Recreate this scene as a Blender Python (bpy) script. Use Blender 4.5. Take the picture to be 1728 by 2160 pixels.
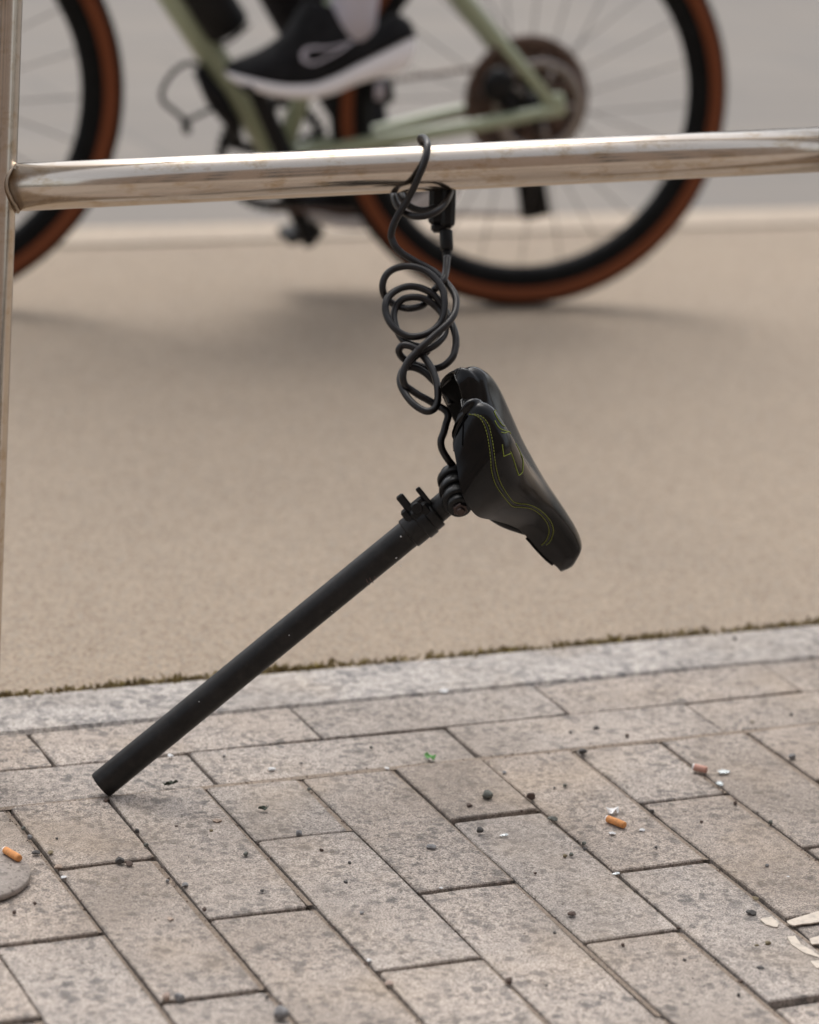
import bpy, bmesh, math, random
from mathutils import Vector, Matrix
from mathutils.bvhtree import BVHTree
random.seed(11)
for o in list(bpy.data.objects): bpy.data.objects.remove(o, do_unlink=True)
scn = bpy.context.scene
COL = scn.collection
R = math.radians

# ---------------------------------------------------------------- camera
CAM = Vector((-0.832437, -2.735375, 1.18))
AX = Vector((0.915647, -0.397597, 0.059213))
AY = Vector((0.062375, 0.286049, 0.956183))
AZ = Vector((0.397113, 0.871833, -0.28672))
FPX = 6500.0
cd = bpy.data.cameras.new('camera'); co = bpy.data.objects.new('camera', cd); COL.objects.link(co)
co.matrix_world = Matrix(((AX.x, AY.x, -AZ.x, CAM.x), (AX.y, AY.y, -AZ.y, CAM.y), (AX.z, AY.z, -AZ.z, CAM.z), (0, 0, 0, 1)))
cd.sensor_fit = 'HORIZONTAL'; cd.sensor_width = 36; cd.lens = FPX / 1728 * 36
cd.clip_start = 0.05; cd.clip_end = 300
cd.dof.use_dof = True; cd.dof.focus_distance = 2.99; cd.dof.aperture_fstop = 4.5
scn.camera = co

# ---------------------------------------------------------------- sky and sun
SUN_EL, SUN_ROT = R(60), R(8)
w = bpy.data.worlds.new('World'); scn.world = w; w.use_nodes = True
nt = w.node_tree; bg = nt.nodes['Background']
sky = nt.nodes.new('ShaderNodeTexSky'); sky.sky_type = 'NISHITA'; sky.sun_disc = False
sky.sun_elevation = SUN_EL; sky.sun_rotation = SUN_ROT; sky.air_density = 1.0; sky.dust_density = 4.0; sky.ozone_density = 1.0
hs = nt.nodes.new('ShaderNodeHueSaturation'); hs.inputs['Saturation'].default_value = 0.28
nt.links.new(sky.outputs['Color'], hs.inputs['Color']); nt.links.new(hs.outputs['Color'], bg.inputs['Color'])
bg.inputs['Strength'].default_value = 0.13
sd = bpy.data.lights.new('sun', 'SUN'); sd.energy = 0.5; sd.angle = R(50); sd.color = (1, 0.95, 0.88)
so = bpy.data.objects.new('sun', sd); COL.objects.link(so)
sdir = Vector((math.sin(SUN_ROT) * math.cos(SUN_EL), math.cos(SUN_ROT) * math.cos(SUN_EL), math.sin(SUN_EL)))
so.rotation_euler = sdir.to_track_quat('Z', 'Y').to_euler(); so.location = (0, 0, 20)
scn.view_settings.view_transform = 'Standard'; scn.view_settings.look = 'None'
scn.view_settings.gamma = 1; scn.view_settings.use_curve_mapping = False
scn.view_settings.exposure = 0.96

# ---------------------------------------------------------------- helpers
def ray(x, y): return AX * ((x - 864) / FPX) - AY * ((y - 1080) / FPX) + AZ
def at(x, y, dep): return CAM + ray(x, y) * dep
def gnd(x, y, z=0.0):
    d = ray(x, y); return CAM + d * ((CAM.z - z) / -d.z)
def onY(x, y, Y):
    d = ray(x, y); return CAM + d * ((Y - CAM.y) / d.y)
def pxm(dep): return dep / FPX          # metres per photo pixel at a depth

def link(o, parent=None):
    COL.objects.link(o)
    if parent is not None: o.parent = parent
    return o
def tag(o, label=None, cat=None, group=None, kind=None):
    if label: o['label'] = label
    if cat: o['category'] = cat
    if group: o['group'] = group
    if kind: o['kind'] = kind
    return o
def empty(name, loc=(0, 0, 0)):
    o = bpy.data.objects.new(name, None); o.location = loc; o.empty_display_size = 0.05
    return link(o)
class MB:
    """collects geometry for ONE mesh object"""
    def __init__(s): s.v = []; s.f = []; s.m = []
    def add(s, v, f, m=0):
        n = len(s.v); s.v += [tuple(p) for p in v]; s.f += [tuple(i + n for i in q) for q in f]; s.m += [m] * len(f); return s
    def build(s, name, mats, parent=None, smooth=True, loc=None):
        me = bpy.data.meshes.new(name)
        off = Vector(loc) if loc is not None else Vector((0, 0, 0))
        if parent is not None and loc is None: off = world_of(parent)
        me.from_pydata([tuple(Vector(p) - off) for p in s.v], [], s.f)
        if not isinstance(mats, (list, tuple)): mats = [mats]
        for m in mats: me.materials.append(m)
        for i, p in enumerate(me.polygons): p.material_index = s.m[i]; p.use_smooth = smooth
        me.validate(); me.update()
        o = bpy.data.objects.new(name, me)
        if loc is not None and parent is None: o.location = off
        return link(o, parent)
def world_of(o):
    v = Vector(o.location)
    while o.parent is not None: o = o.parent; v += Vector(o.location)
    return v
def catmull(P, n=8, closed=False):
    P = [Vector(p) for p in P]; out = []; N = len(P)
    for i in range(N if closed else N - 1):
        g = (lambda k: P[k % N]) if closed else (lambda k: P[min(max(k, 0), N - 1)])
        a, b, c, d = g(i - 1), g(i), g(i + 1), g(i + 2)
        for k in range(n):
            t = k / n
            out.append(0.5 * ((2 * b) + (c - a) * t + (2 * a - 5 * b + 4 * c - d) * t * t + (3 * b - a - 3 * c + d) * t ** 3))
    if not closed: out.append(P[-1])
    return out
def tube(P, r, seg=12, cap=True, closed=False):
    P = [Vector(p) for p in P]; n = len(P); V = []; F = []
    rr = r if callable(r) else (lambda t: r)
    up = None
    for i in range(n):
        a = P[(i - 1) % n] if (closed or i > 0) else P[0]; b = P[(i + 1) % n] if (closed or i < n - 1) else P[-1]
        t = (b - a).normalized()
        if up is None:
            up = t.orthogonal().normalized()
        up = (up - t * up.dot(t)).normalized(); bi = t.cross(up)
        q = rr(i / max(n - 1, 1))
        for k in range(seg):
            an = 2 * math.pi * k / seg; V.append(P[i] + (up * math.cos(an) + bi * math.sin(an)) * q)
    m = n if closed else n - 1
    for i in range(m):
        for k in range(seg):
            j = (i + 1) % n
            F.append((i * seg + k, i * seg + (k + 1) % seg, j * seg + (k + 1) % seg, j * seg + k))
    if cap and not closed:
        F.append(tuple(range(seg))[::-1]); F.append(tuple((n - 1) * seg + k for k in range(seg)))
    return V, F
def cyl(a, b, r, r2=None, seg=24, bev=0.0):
    """capped cylinder from a to b, ends softened by bev"""
    a = Vector(a); b = Vector(b); r2 = r if r2 is None else r2; L = (b - a).length; d = (b - a).normalized()
    if bev <= 0: return lathe(a, d, [(0, r), (L, r2)], seg, True)
    return lathe(a, d, [(0, r - bev), (bev * .35, r - bev * .35), (bev, r), (L - bev, r2), (L - bev * .35, r2 - bev * .35), (L, r2 - bev)], seg, True)
def lathe(o, d, prof, seg=32, cap=False, closed=False):
    """prof: list of (along axis, radius)"""
    o = Vector(o); d = Vector(d).normalized(); u = d.orthogonal().normalized(); v = d.cross(u); V = []; F = []
    for (h, r) in prof:
        for k in range(seg):
            an = 2 * math.pi * k / seg; V.append(o + d * h + (u * math.cos(an) + v * math.sin(an)) * r)
    n = len(prof)
    for i in range(n if closed else n - 1):
        j = (i + 1) % n
        for k in range(seg): F.append((i * seg + k, i * seg + (k + 1) % seg, j * seg + (k + 1) % seg, j * seg + k))
    if cap: F.append(tuple(range(seg))[::-1]); F.append(tuple((n - 1) * seg + k for k in range(seg)))
    return V, F
def box(c, ax, ay, az, bev=0.12):
    """box with chamfered edges; half-axis vectors"""
    c = Vector(c); bm = bmesh.new(); bmesh.ops.create_cube(bm, size=2)
    ax, ay, az = Vector(ax), Vector(ay), Vector(az)
    if ax.cross(ay).dot(az) < 0: az = -az
    M = Matrix((ax, ay, az)).transposed()
    s = min(Vector(ax).length, Vector(ay).length, Vector(az).length) * bev
    for v in bm.verts: v.co = c + M @ v.co
    if bev > 0: bmesh.ops.bevel(bm, geom=bm.edges[:], offset=s * 2, segments=1, affect='EDGES')
    bm.verts.index_update(); V = [v.co.copy() for v in bm.verts]; F = [tuple(v.index for v in f.verts) for f in bm.faces]
    bm.free(); return V, F
def aabox(x0, x1, y0, y1, z0, z1):
    V = [(x, y, z) for z in (z0, z1) for y in (y0, y1) for x in (x0, x1)]
    return V, [(0, 2, 3, 1), (4, 5, 7, 6), (0, 1, 5, 4), (2, 6, 7, 3), (0, 4, 6, 2), (1, 3, 7, 5)]
def pchip(x, y, s):
    n = len(x); h = [x[i + 1] - x[i] for i in range(n - 1)]; d = [(y[i + 1] - y[i]) / h[i] for i in range(n - 1)]; m = [0.0] * n
    for i in range(1, n - 1):
        if d[i - 1] * d[i] > 0:
            w1 = 2 * h[i] + h[i - 1]; w2 = h[i] + 2 * h[i - 1]; m[i] = (w1 + w2) / (w1 / d[i - 1] + w2 / d[i])
    m[0] = d[0]; m[-1] = d[-1]
    i = 0
    while i < n - 2 and s > x[i + 1]: i += 1
    t = (s - x[i]) / h[i]
    return (1 + 2 * t) * (1 - t) ** 2 * y[i] + t * (1 - t) ** 2 * h[i] * m[i] + t * t * (3 - 2 * t) * y[i + 1] + t * t * (t - 1) * h[i] * m[i + 1]

# ---------------------------------------------------------------- materials
def mat(name, col, rough=0.6, metal=0.0, spec=0.5, coat=0.0):
    m = bpy.data.materials.new(name); m.use_nodes = True; b = m.node_tree.nodes['Principled BSDF']
    b.inputs['Base Color'].default_value = (*col, 1); b.inputs['Roughness'].default_value = rough; b.inputs['Metallic'].default_value = metal
    b.inputs['Specular IOR Level'].default_value = spec; b.inputs['Coat Weight'].default_value = coat
    return m
class NG:
    def __init__(s, m): s.t = m.node_tree; s.b = s.t.nodes['Principled BSDF']; s.pos = s.t.nodes.new('ShaderNodeNewGeometry').outputs['Position']
    def n(s, k, **kw):
        q = s.t.nodes.new('ShaderNode' + k)
        for a, v in kw.items(): setattr(q, a, v)
        return q
    def l(s, a, b): s.t.links.new(a, b)
    def scaled(s, sc):
        q = s.n('VectorMath', operation='MULTIPLY'); s.l(s.pos, q.inputs[0]); q.inputs[1].default_value = sc; return q.outputs[0]
    def noise(s, scale, detail=2, rough=0.5, vec=None, dist=0.0):
        q = s.n('TexNoise'); q.inputs['Scale'].default_value = scale; q.inputs['Detail'].default_value = detail
        q.inputs['Roughness'].default_value = rough; q.inputs['Distortion'].default_value = dist; s.l(vec or s.pos, q.inputs['Vector']); return q.outputs['Fac']
    def vor(s, scale, vec=None, out='Color', feature='F1'):
        q = s.n('TexVoronoi', feature=feature); q.inputs['Scale'].default_value = scale; s.l(vec or s.pos, q.inputs['Vector']); return q.outputs[out]
    def ramp(s, fac, stops):
        q = s.n('ValToRGB'); e = q.color_ramp.elements
        while len(e) < len(stops): e.new(0.5)
        for i, (p, c) in enumerate(stops):
            e[i].position = p; e[i].color = (c, c, c, 1) if not isinstance(c, tuple) else (*c, 1)
        s.l(fac, q.inputs[0]); return q.outputs[0]
    def mix(s, fac, a, b, mode='MIX'):
        q = s.n('MixRGB', blend_type=mode)
        for i, v in enumerate((fac, a, b)):
            if isinstance(v, (int, float)): q.inputs[i].default_value = v if i == 0 else (v, v, v, 1)
            elif isinstance(v, tuple): q.inputs[i].default_value = (*v, 1)
            else: s.l(v, q.inputs[i])
        return q.outputs[0]
    def bump(s, h, strength=0.3, dist=0.002):
        q = s.n('Bump'); q.inputs['Strength'].default_value = strength; q.inputs['Distance'].default_value = dist
        s.l(h, q.inputs['Height']); s.l(q.outputs[0], s.b.inputs['Normal'])
    def color(s, c): s.l(c, s.b.inputs['Base Color'])
    def rough(s, c): s.l(c, s.b.inputs['Roughness'])

def stone_mat(name, c1, c2, dark, blotch=(0.50, 0.60), tint=0.085, fine=0.9, bscale=120):
    m = mat(name, c1, 0.9, 0, 0.25); g = NG(m)
    big = g.noise(9, 4, 0.6); c = g.mix(g.ramp(big, [(0.3, 0.0), (0.7, 1.0)]), c1, c2)
    bl = g.ramp(g.noise(bscale, 3, 0.62), [(blotch[0], 0.0), (blotch[1], 0.75)])
    msk = g.ramp(g.noise(22, 3, 0.6), [(0.34, 0.25), (0.6, 1.0)])
    q = g.n('Math', operation='MULTIPLY'); g.l(bl, q.inputs[0]); g.l(msk, q.inputs[1])
    c = g.mix(q.outputs[0], c, dark)
    for sc_, th_ in ((60, 0.42), (105, 0.45)):
        wp = g.n('VectorMath', operation='ADD'); nz = g.n('TexNoise'); nz.inputs['Scale'].default_value = 160; g.l(g.pos, nz.inputs['Vector'])
        sc3 = g.n('VectorMath', operation='SCALE'); g.l(nz.outputs['Color'], sc3.inputs[0]); sc3.inputs['Scale'].default_value = 0.008; g.l(g.pos, wp.inputs[0]); g.l(sc3.outputs[0], wp.inputs[1])
        dd_s = g.ramp(g.vor(sc_, wp.outputs[0], 'Distance'), [(th_ * .6, 0.92), (th_ * 1.15, 0.0)])
        bw = g.n('RGBToBW'); g.l(g.vor(sc_, wp.outputs[0], 'Color'), bw.inputs[0]); pick = g.ramp(bw.outputs[0], [(0.52, 0.0), (0.62, 1.0)])
        q = g.n('Math', operation='MULTIPLY'); g.l(dd_s, q.inputs[0]); g.l(pick, q.inputs[1]); q4 = g.n('Math', operation='MULTIPLY'); g.l(q.outputs[0], q4.inputs[0]); g.l(msk, q4.inputs[1])
        c = g.mix(q4.outputs[0], c, dark)
    f = g.noise(620, 2, 0.7); c = g.mix(fine, c, g.ramp(f, [(0.34, 0.2), (0.5, 0.5), (0.66, 0.85)]), 'OVERLAY')
    f2 = g.ramp(g.noise(330, 1, 0.5), [(0.66, 0.0), (0.74, 0.5)]); c = g.mix(f2, c, (0.62, 0.56, 0.5))
    f3 = g.ramp(g.noise(240, 2, 0.5), [(0.33, 0.75), (0.41, 0.0)]); c = g.mix(f3, c, (0.10, 0.085, 0.072))
    c = g.mix(g.ramp(g.noise(3.3, 5, 0.65, dist=0.6), [(0.42, 0.0), (0.7, 0.6)]), c, (0.19, 0.155, 0.125)); c = g.mix(g.ramp(g.noise(5.5, 3, 0.6), [(0.52, 0.0), (0.72, 0.35)]), c, (0.42, 0.33, 0.24))
    oi = g.n('ObjectInfo'); hv = g.n('HueSaturation'); mr = g.n('MapRange'); g.l(oi.outputs['Random'], mr.inputs[0])
    mr.inputs[3].default_value = 1 - tint; mr.inputs[4].default_value = 1 + tint * 0.7; g.l(mr.outputs[0], hv.inputs['Value'])
    q2 = g.n('Math', operation='MULTIPLY'); g.l(oi.outputs['Random'], q2.inputs[0]); q2.inputs[1].default_value = 7.31
    q3 = g.n('Math', operation='FRACT'); g.l(q2.outputs[0], q3.inputs[0]); mr2 = g.n('MapRange'); g.l(q3.outputs[0], mr2.inputs[0])
    mr2.inputs[3].default_value = 0.85; mr2.inputs[4].default_value = 1.1; g.l(mr2.outputs[0], hv.inputs['Saturation'])
    g.l(c, hv.inputs['Color']); g.color(hv.outputs[0])
    h = g.mix(0.5, g.noise(500, 3, 0.6), g.noise(110, 3, 0.6)); g.bump(h, 0.5, 0.0022)
    return m
M = {}
M['paver'] = stone_mat('paver', (0.42, 0.358, 0.308), (0.36, 0.315, 0.278), (0.14, 0.128, 0.12))
M['granite'] = stone_mat('granite', (0.45, 0.405, 0.362), (0.39, 0.355, 0.325), (0.16, 0.152, 0.15), (0.46, 0.56), 0.05, 0.8, 75)
def ground_mat(name, c1, c2, spk, sscale=150, rough=0.92):
    m = mat(name, c1, rough, 0, 0.2); g = NG(m)
    c = g.mix(g.ramp(g.noise(1.1, 5, 0.6), [(0.35, 0.0), (0.65, 1.0)]), c1, c2)
    c = g.mix(g.ramp(g.noise(26, 3, 0.6), [(0.4, 0.0), (0.66, 0.14)]), c, tuple(v * 0.72 for v in c1))
    v = g.n('RGBToBW'); g.l(g.vor(sscale), v.inputs[0])
    c = g.mix(spk, c, g.ramp(v.outputs[0], [(0.2, (0.24, 0.17, 0.115)), (0.45, (0.5, 0.46, 0.42)), (0.7, (0.66, 0.6, 0.52)), (0.85, (0.32, 0.34, 0.36))]), 'OVERLAY')
    c = g.mix(0.3, c, g.ramp(g.noise(420, 2, 0.6), [(0.3, 0.3), (0.7, 0.75)]), 'OVERLAY')
    g.color(c); g.bump(g.mix(0.5, g.vor(sscale, out='Distance'), g.noise(300, 2)), 0.6, 0.004)
    return m
M['path'] = ground_mat('tan asphalt', (0.318, 0.27, 0.218), (0.285, 0.244, 0.2), 0.5, 280)
M['strip'] = ground_mat('pale kerb strip', (0.40, 0.342, 0.28), (0.37, 0.318, 0.262), 0.3)
M['sandbed'] = ground_mat('joint bed', (0.04, 0.03, 0.022), (0.03, 0.023, 0.017), 0.3, 400)
M['sand'] = ground_mat('joint sand', (0.29, 0.245, 0.205), (0.225, 0.185, 0.15), 0.4, 500)
M['farpave'] = ground_mat('far paving', (0.30, 0.27, 0.24), (0.27, 0.245, 0.22), 0.3, 60)
m = mat('grey road slabs', (0.3, 0.28, 0.26), 0.85, 0, 0.3); g = NG(m)
br = g.n('TexBrick'); g.l(g.pos, br.inputs['Vector']); br.inputs['Scale'].default_value = 1.0
for k, v in (('Brick Width', 0.9), ('Row Height', 0.34), ('Mortar Size', 0.012), ('Mortar Smooth', 0.4), ('Bias', 0.0)): br.inputs[k].default_value = v
br.inputs['Color1'].default_value = (0.212, 0.188, 0.163, 1); br.inputs['Color2'].default_value = (0.182, 0.163, 0.144, 1); br.inputs['Mortar'].default_value = (0.15, 0.138, 0.125, 1)
c = g.mix(g.ramp(g.noise(2.5, 4, 0.6), [(0.4, 0.0), (0.68, 0.5)]), br.outputs['Color'], (0.175, 0.163, 0.15)); g.color(c); M['road'] = m
m = mat('brick pattern paving', (0.34, 0.3, 0.26), 0.9, 0, 0.25); g = NG(m)
mp = g.n('Mapping'); g.l(g.pos, mp.inputs['Vector']); mp.inputs['Rotation'].default_value = (0, 0, R(90))
br = g.n('TexBrick'); g.l(mp.outputs[0], br.inputs['Vector']); br.inputs['Scale'].default_value = 1.0
for k, v in (('Brick Width', 0.302), ('Row Height', 0.104), ('Mortar Size', 0.003)): br.inputs[k].default_value = v
br.inputs['Color1'].default_value = (0.37, 0.32, 0.28, 1); br.inputs['Color2'].default_value = (0.31, 0.275, 0.245, 1); br.inputs['Mortar'].default_value = (0.12, 0.1, 0.08, 1)
g.color(br.outputs['Color']); M['pavefar'] = m

# stainless steel with grime
m = mat('stainless steel', (0.60, 0.555, 0.50), 0.2, 1.0); g = NG(m)
gr = g.ramp(g.noise(7, 6, 0.7, g.scaled((1.0, 1.0, 6.0))), [(0.5, 0.0), (0.8, 0.5)])
sp = g.ramp(g.noise(300, 4, 0.7), [(0.66, 0.0), (0.76, 0.7)])
low = g.ramp(g.noise(40, 5, 0.75, g.scaled((0.7, 0.7, 1.5))), [(0.52, 0.0), (0.72, 0.85)])
c = g.mix(gr, (0.57, 0.505, 0.435), (0.42, 0.345, 0.27)); c = g.mix(low, c, (0.40, 0.29, 0.17)); c = g.mix(sp, c, (0.20, 0.14, 0.08)); g.color(c)
g.rough(g.ramp(g.noise(120, 4, 0.7), [(0.3, 0.13), (0.7, 0.21)]))
M['steel'] = m
M['weld'] = mat('weld bead', (0.36, 0.29, 0.22), 0.4, 0.9)

def black(name, col=(0.012, 0.012, 0.013), rough=0.4, spec=0.5, bumpsc=0, bs=0.15, dust=0.0):
    m = mat(name, col, rough, 0, spec); g = NG(m)
    c = g.mix(g.ramp(g.noise(30, 4, 0.65), [(0.4, 0.0), (0.7, 1.0)]), col, tuple(v * 1.7 + 0.001 for v in col))
    if dust: c = g.mix(g.ramp(g.noise(90, 4, 0.7), [(0.5, 0.0), (0.75, dust)]), c, (0.17, 0.14, 0.115))
    g.color(c); g.rough(g.ramp(g.noise(55, 4, 0.6), [(0.3, rough * 0.8), (0.7, min(1, rough * 1.25))]))
    if bumpsc: g.bump(g.noise(bumpsc, 3, 0.6), bs, 0.001)
    return m
M['leather'] = black('black saddle cover', (0.0016, 0.0015, 0.0015), 0.16, 0.27, 500, 0.05, 0.0)
M['shell'] = black('black plastic shell', (0.002, 0.002, 0.002), 0.6, 0.06)
M['plastic'] = black('black plastic', (0.004, 0.004, 0.004), 0.38, 0.32)
M['post'] = black('black painted steel', (0.0085, 0.0078, 0.0074), 0.42, 0.28, 160, 0.15, 0.06)
M['rustedge'] = mat('worn metal', (0.07, 0.05, 0.045), 0.4, 0.8)
M['cable'] = black('dark cable sheath', (0.0055, 0.0042, 0.0042), 0.33, 0.38, 0, 0, 0.06)
M['lock'] = black('black lock plastic', (0.004, 0.004, 0.004), 0.45, 0.28, 300, 0.2)
M['stitch'] = mat('olive thread', (0.17, 0.19, 0.02), 0.7)
M['stitchdark'] = mat('dark thread', (0.03, 0.03, 0.033), 0.6)
M['logo'] = mat('green print', (0.21, 0.26, 0.02), 0.6)
M['greymark'] = mat('worn print', (0.09, 0.05, 0.045), 0.7)
M['whitefleck'] = mat('white fleck', (0.55, 0.55, 0.56), 0.6)
M['sage'] = mat('sage green paint', (0.35, 0.40, 0.275), 0.35, 0, 0.5, 0.3)
M['tread'] = black('tyre rubber', (0.006, 0.006, 0.006), 0.8, 0.15)
M['gum'] = mat('tan sidewall', (0.175, 0.053, 0.021), 0.7, 0, 0.2)
M['rim'] = black('black rim', (0.004, 0.0045, 0.005), 0.6, 0.15)
M['spoke'] = mat('spoke', (0.09, 0.085, 0.08), 0.4, 0.8)
M['brown'] = mat('oily sprocket steel', (0.15, 0.10, 0.08), 0.45, 0.6)
M['disc'] = mat('brake rotor', (0.3, 0.27, 0.25), 0.35, 0.9)
M['blackb'] = black('black component', (0.004, 0.004, 0.0045), 0.5, 0.25)
M['white'] = mat('white foam sole', (0.86, 0.85, 0.88), 0.6)
M['whitep'] = mat('pale grey panel', (0.48, 0.46, 0.52), 0.7)
M['knit'] = black('black knit upper', (0.008, 0.008, 0.009), 0.85, 0.2)
M['cloth'] = black('black trouser cloth', (0.012, 0.011, 0.013), 0.9, 0.15)
M['jacket'] = black('grey jacket cloth', (0.06, 0.065, 0.075), 0.85, 0.2)
M['skin'] = mat('skin', (0.42, 0.24, 0.17), 0.55)
M['hair'] = mat('dark hair', (0.03, 0.02, 0.015), 0.6)
M['amber'] = mat('orange cap', (0.55, 0.2, 0.03), 0.5)
m = mat('cigarette filter paper', (0.7, 0.3, 0.1), 0.85); g = NG(m); g.color(g.mix(g.ramp(g.noise(420, 4, 0.7), [(0.4, 0.0), (0.7, 0.8)]), (0.72, 0.31, 0.10), (0.42, 0.2, 0.09))); M['butt'] = m
M['pink'] = mat('faded cigarette filter', (0.5, 0.27, 0.21), 0.8)
M['ash'] = mat('white paper', (0.78, 0.77, 0.76), 0.8)
M['leaf'] = mat('green leaf scrap', (0.09, 0.26, 0.06), 0.7)
M['darkleaf'] = mat('dark withered leaf', (0.035, 0.045, 0.03), 0.8)
m = mat('clear glass chip', (0.85, 0.9, 0.9), 0.08, 0, 0.5); m.node_tree.nodes['Principled BSDF'].inputs['Transmission Weight'].default_value = 0.6; M['glass'] = m
M['discstone'] = stone_mat('grey disc', (0.33, 0.29, 0.26), (0.3, 0.265, 0.24), (0.16, 0.145, 0.13), (0.6, 0.7), 0.02, 0.2)
m = mat('cream paint', (0.56, 0.49, 0.41), 0.85); g = NG(m); g.color(g.mix(g.ramp(g.noise(150, 4, 0.7), [(0.45, 0.0), (0.7, 0.7)]), (0.57, 0.50, 0.42), (0.33, 0.29, 0.25))); M['paint'] = m
def peb(name, c): 
    m = mat(name, c, 0.75, 0, 0.35); g = NG(m); g.color(g.mix(g.ramp(g.noise(260, 3, 0.6), [(0.35, 0.0), (0.7, 1.0)]), c, tuple(v * 0.55 for v in c))); return m
PEB = {'dark': peb('dark pebble', (0.09, 0.084, 0.08)), 'brown': peb('brown pebble', (0.11, 0.075, 0.06)), 'grey': peb('grey pebble', (0.24, 0.235, 0.235)),
       'olive': peb('olive pebble', (0.21, 0.17, 0.10)), 'green': peb('green grey pebble', (0.15, 0.155, 0.135)), 'white': peb('white chip', (0.72, 0.72, 0.72)), 'tan': peb('tan chip', (0.42, 0.32, 0.25)), 'pinkish': peb('pinkish chip', (0.45, 0.34, 0.28))}
m = mat('brown moss', (0.13, 0.10, 0.03), 0.95, 0, 0.1); g = NG(m)
g.color(g.ramp(g.noise(45, 3, 0.6), [(0.3, (0.15, 0.115, 0.06)), (0.5, (0.23, 0.175, 0.085)), (0.7, (0.30, 0.24, 0.075))])); M['moss'] = m
M['facade'] = mat('brown brick facade', (0.24, 0.19, 0.16), 0.9)
M['facade2'] = mat('grey rendered facade', (0.25, 0.235, 0.22), 0.9)
M['wglass'] = mat('window glass', (0.03, 0.035, 0.04), 0.1)
M['wframe'] = mat('window frame', (0.3, 0.29, 0.28), 0.6)

# ---------------------------------------------------------------- ground, road and paths
def sheet(name, x0, x1, y0, y1, z, m, hole=None):
    b = MB()
    if hole is None: b.add([(x0, y0, z), (x1, y0, z), (x1, y1, z), (x0, y1, z)], [(0, 1, 2, 3)])
    else:
        a0, a1, c0, c1 = hole
        for q in ((x0, a0, y0, y1), (a1, x1, y0, y1), (a0, a1, y0, c0), (a0, a1, c1, y1)):
            if q[1] > q[0] and q[3] > q[2]: b.add([(q[0], q[2], z), (q[1], q[2], z), (q[1], q[3], z), (q[0], q[3], z)], [(0, 1, 2, 3)])
    return tag(b.build(name, m, smooth=False), kind='structure')
PATHZ = -0.006
sheet('ground', -60, 60, -60, 60, -0.16, M['farpave'])
sheet('cycle_path', -40, 40, 0.30, 2.57, PATHZ, M['path'])
sheet('edge_strip', -40, 40, 2.55, 2.70, PATHZ + 0.004, M['strip'])
sheet('road', -40, 40, 2.69, 12, PATHZ - 0.004, M['road'])
o = MB().add(*aabox(-40, 40, 12.0, 16.0, -0.1, 0.10)).build('far_pavement', M['farpave'], smooth=False); tag(o, kind='structure')
PX0, PX1, PY0 = -0.95, 2.25, -2.0
pave = sheet('pavement', -40, 40, -10.2, 0.1985, -0.0125, M['sandbed'])
sheet('pavement_beyond', -40, 40, -10.2, 0.1985, -0.002, M['pavefar'], hole=(PX0, PX1, PY0, 0.1985))

def paver_mesh(name, L, W, T=0.012, nl=5, seed=0):
    """L along local x, W along local y, top at z=0, slightly uneven worn edges"""
    r = random.Random(seed); pts = []; j = lambda: r.uniform(-0.0007, 0.0005)
    hx, hy = L / 2, W / 2; c = 0.0016
    pts += [(-hx + c, -hy)] + [(-hx + L * k / nl, -hy + j()) for k in range(1, nl)] + [(hx - c, -hy), (hx, -hy + c)]
    pts += [(hx + j(), 0), (hx, hy - c), (hx - c, hy)]
    pts += [(hx - L * k / nl, hy + j()) for k in range(1, nl)] + [(-hx + c, hy), (-hx, hy - c), (-hx + j(), 0), (-hx, -hy + c)]
    for k in ((0, -1), (nl, nl + 1), (nl + 3, nl + 4), (2 * nl + 3, 2 * nl + 4)):   # chipped corners
        if r.random() < 0.6:
            for q in k: pts[q] = (pts[q][0] - math.copysign(r.uniform(0.0, 0.003), pts[q][0]), pts[q][1] - math.copysign(r.uniform(0.0, 0.0022), pts[q][1]))
    n = len(pts); V = []
    for (s, z) in ((0.0013, 0.0), (0.0, -0.0013), (0.0, -T)):
        for (x, y) in pts: V.append((x * (1 - s / hx), y * (1 - s / hy), z))
    F = [tuple(range(n))]
    for a in (0, 1):
        for k in range(n): F.append((a * n + k, (a + 1) * n + k, (a + 1) * n + (k + 1) % n, a * n + (k + 1) % n))
    me = bpy.data.meshes.new(name); me.from_pydata(V, [], F); me.materials.append(M['paver']); me.update(); return me
FULL = [paver_mesh('paver', 0.2975, 0.0985, seed=s) for s in range(7)]
HALF = [paver_mesh('paver_half', 0.1445, 0.0985, nl=3, seed=s + 20) for s in range(5)]
sandb = MB()
def paver(cx, cy, me, rot, sx=1.0, sy=1.0, z=None):
    o = bpy.data.objects.new('paver', me); o.location = (cx, cy, random.uniform(-0.002, 0.0008) if z is None else z)
    o.rotation_euler = (random.gauss(0, 0.006), random.gauss(0, 0.005), rot + random.gauss(0, 0.0022)); o.scale = (sx, sy, 1); link(o, pave)
heads = [0.0, 0.1008, 0.2066, 0.3118, 0.4146, 0.5171, 0.625, 0.731, 0.8385]
def head(i): return heads[0] + 0.1035 * i if i < 0 else (heads[i] if i < 9 else heads[8] + 0.106 * (i - 8))
near0 = {0: -0.149, 1: -0.2955, 2: -0.139, 3: -0.295, 4: -0.1405, 5: -0.3015, 6: -0.148, 7: -0.298}
i = -9
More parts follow.
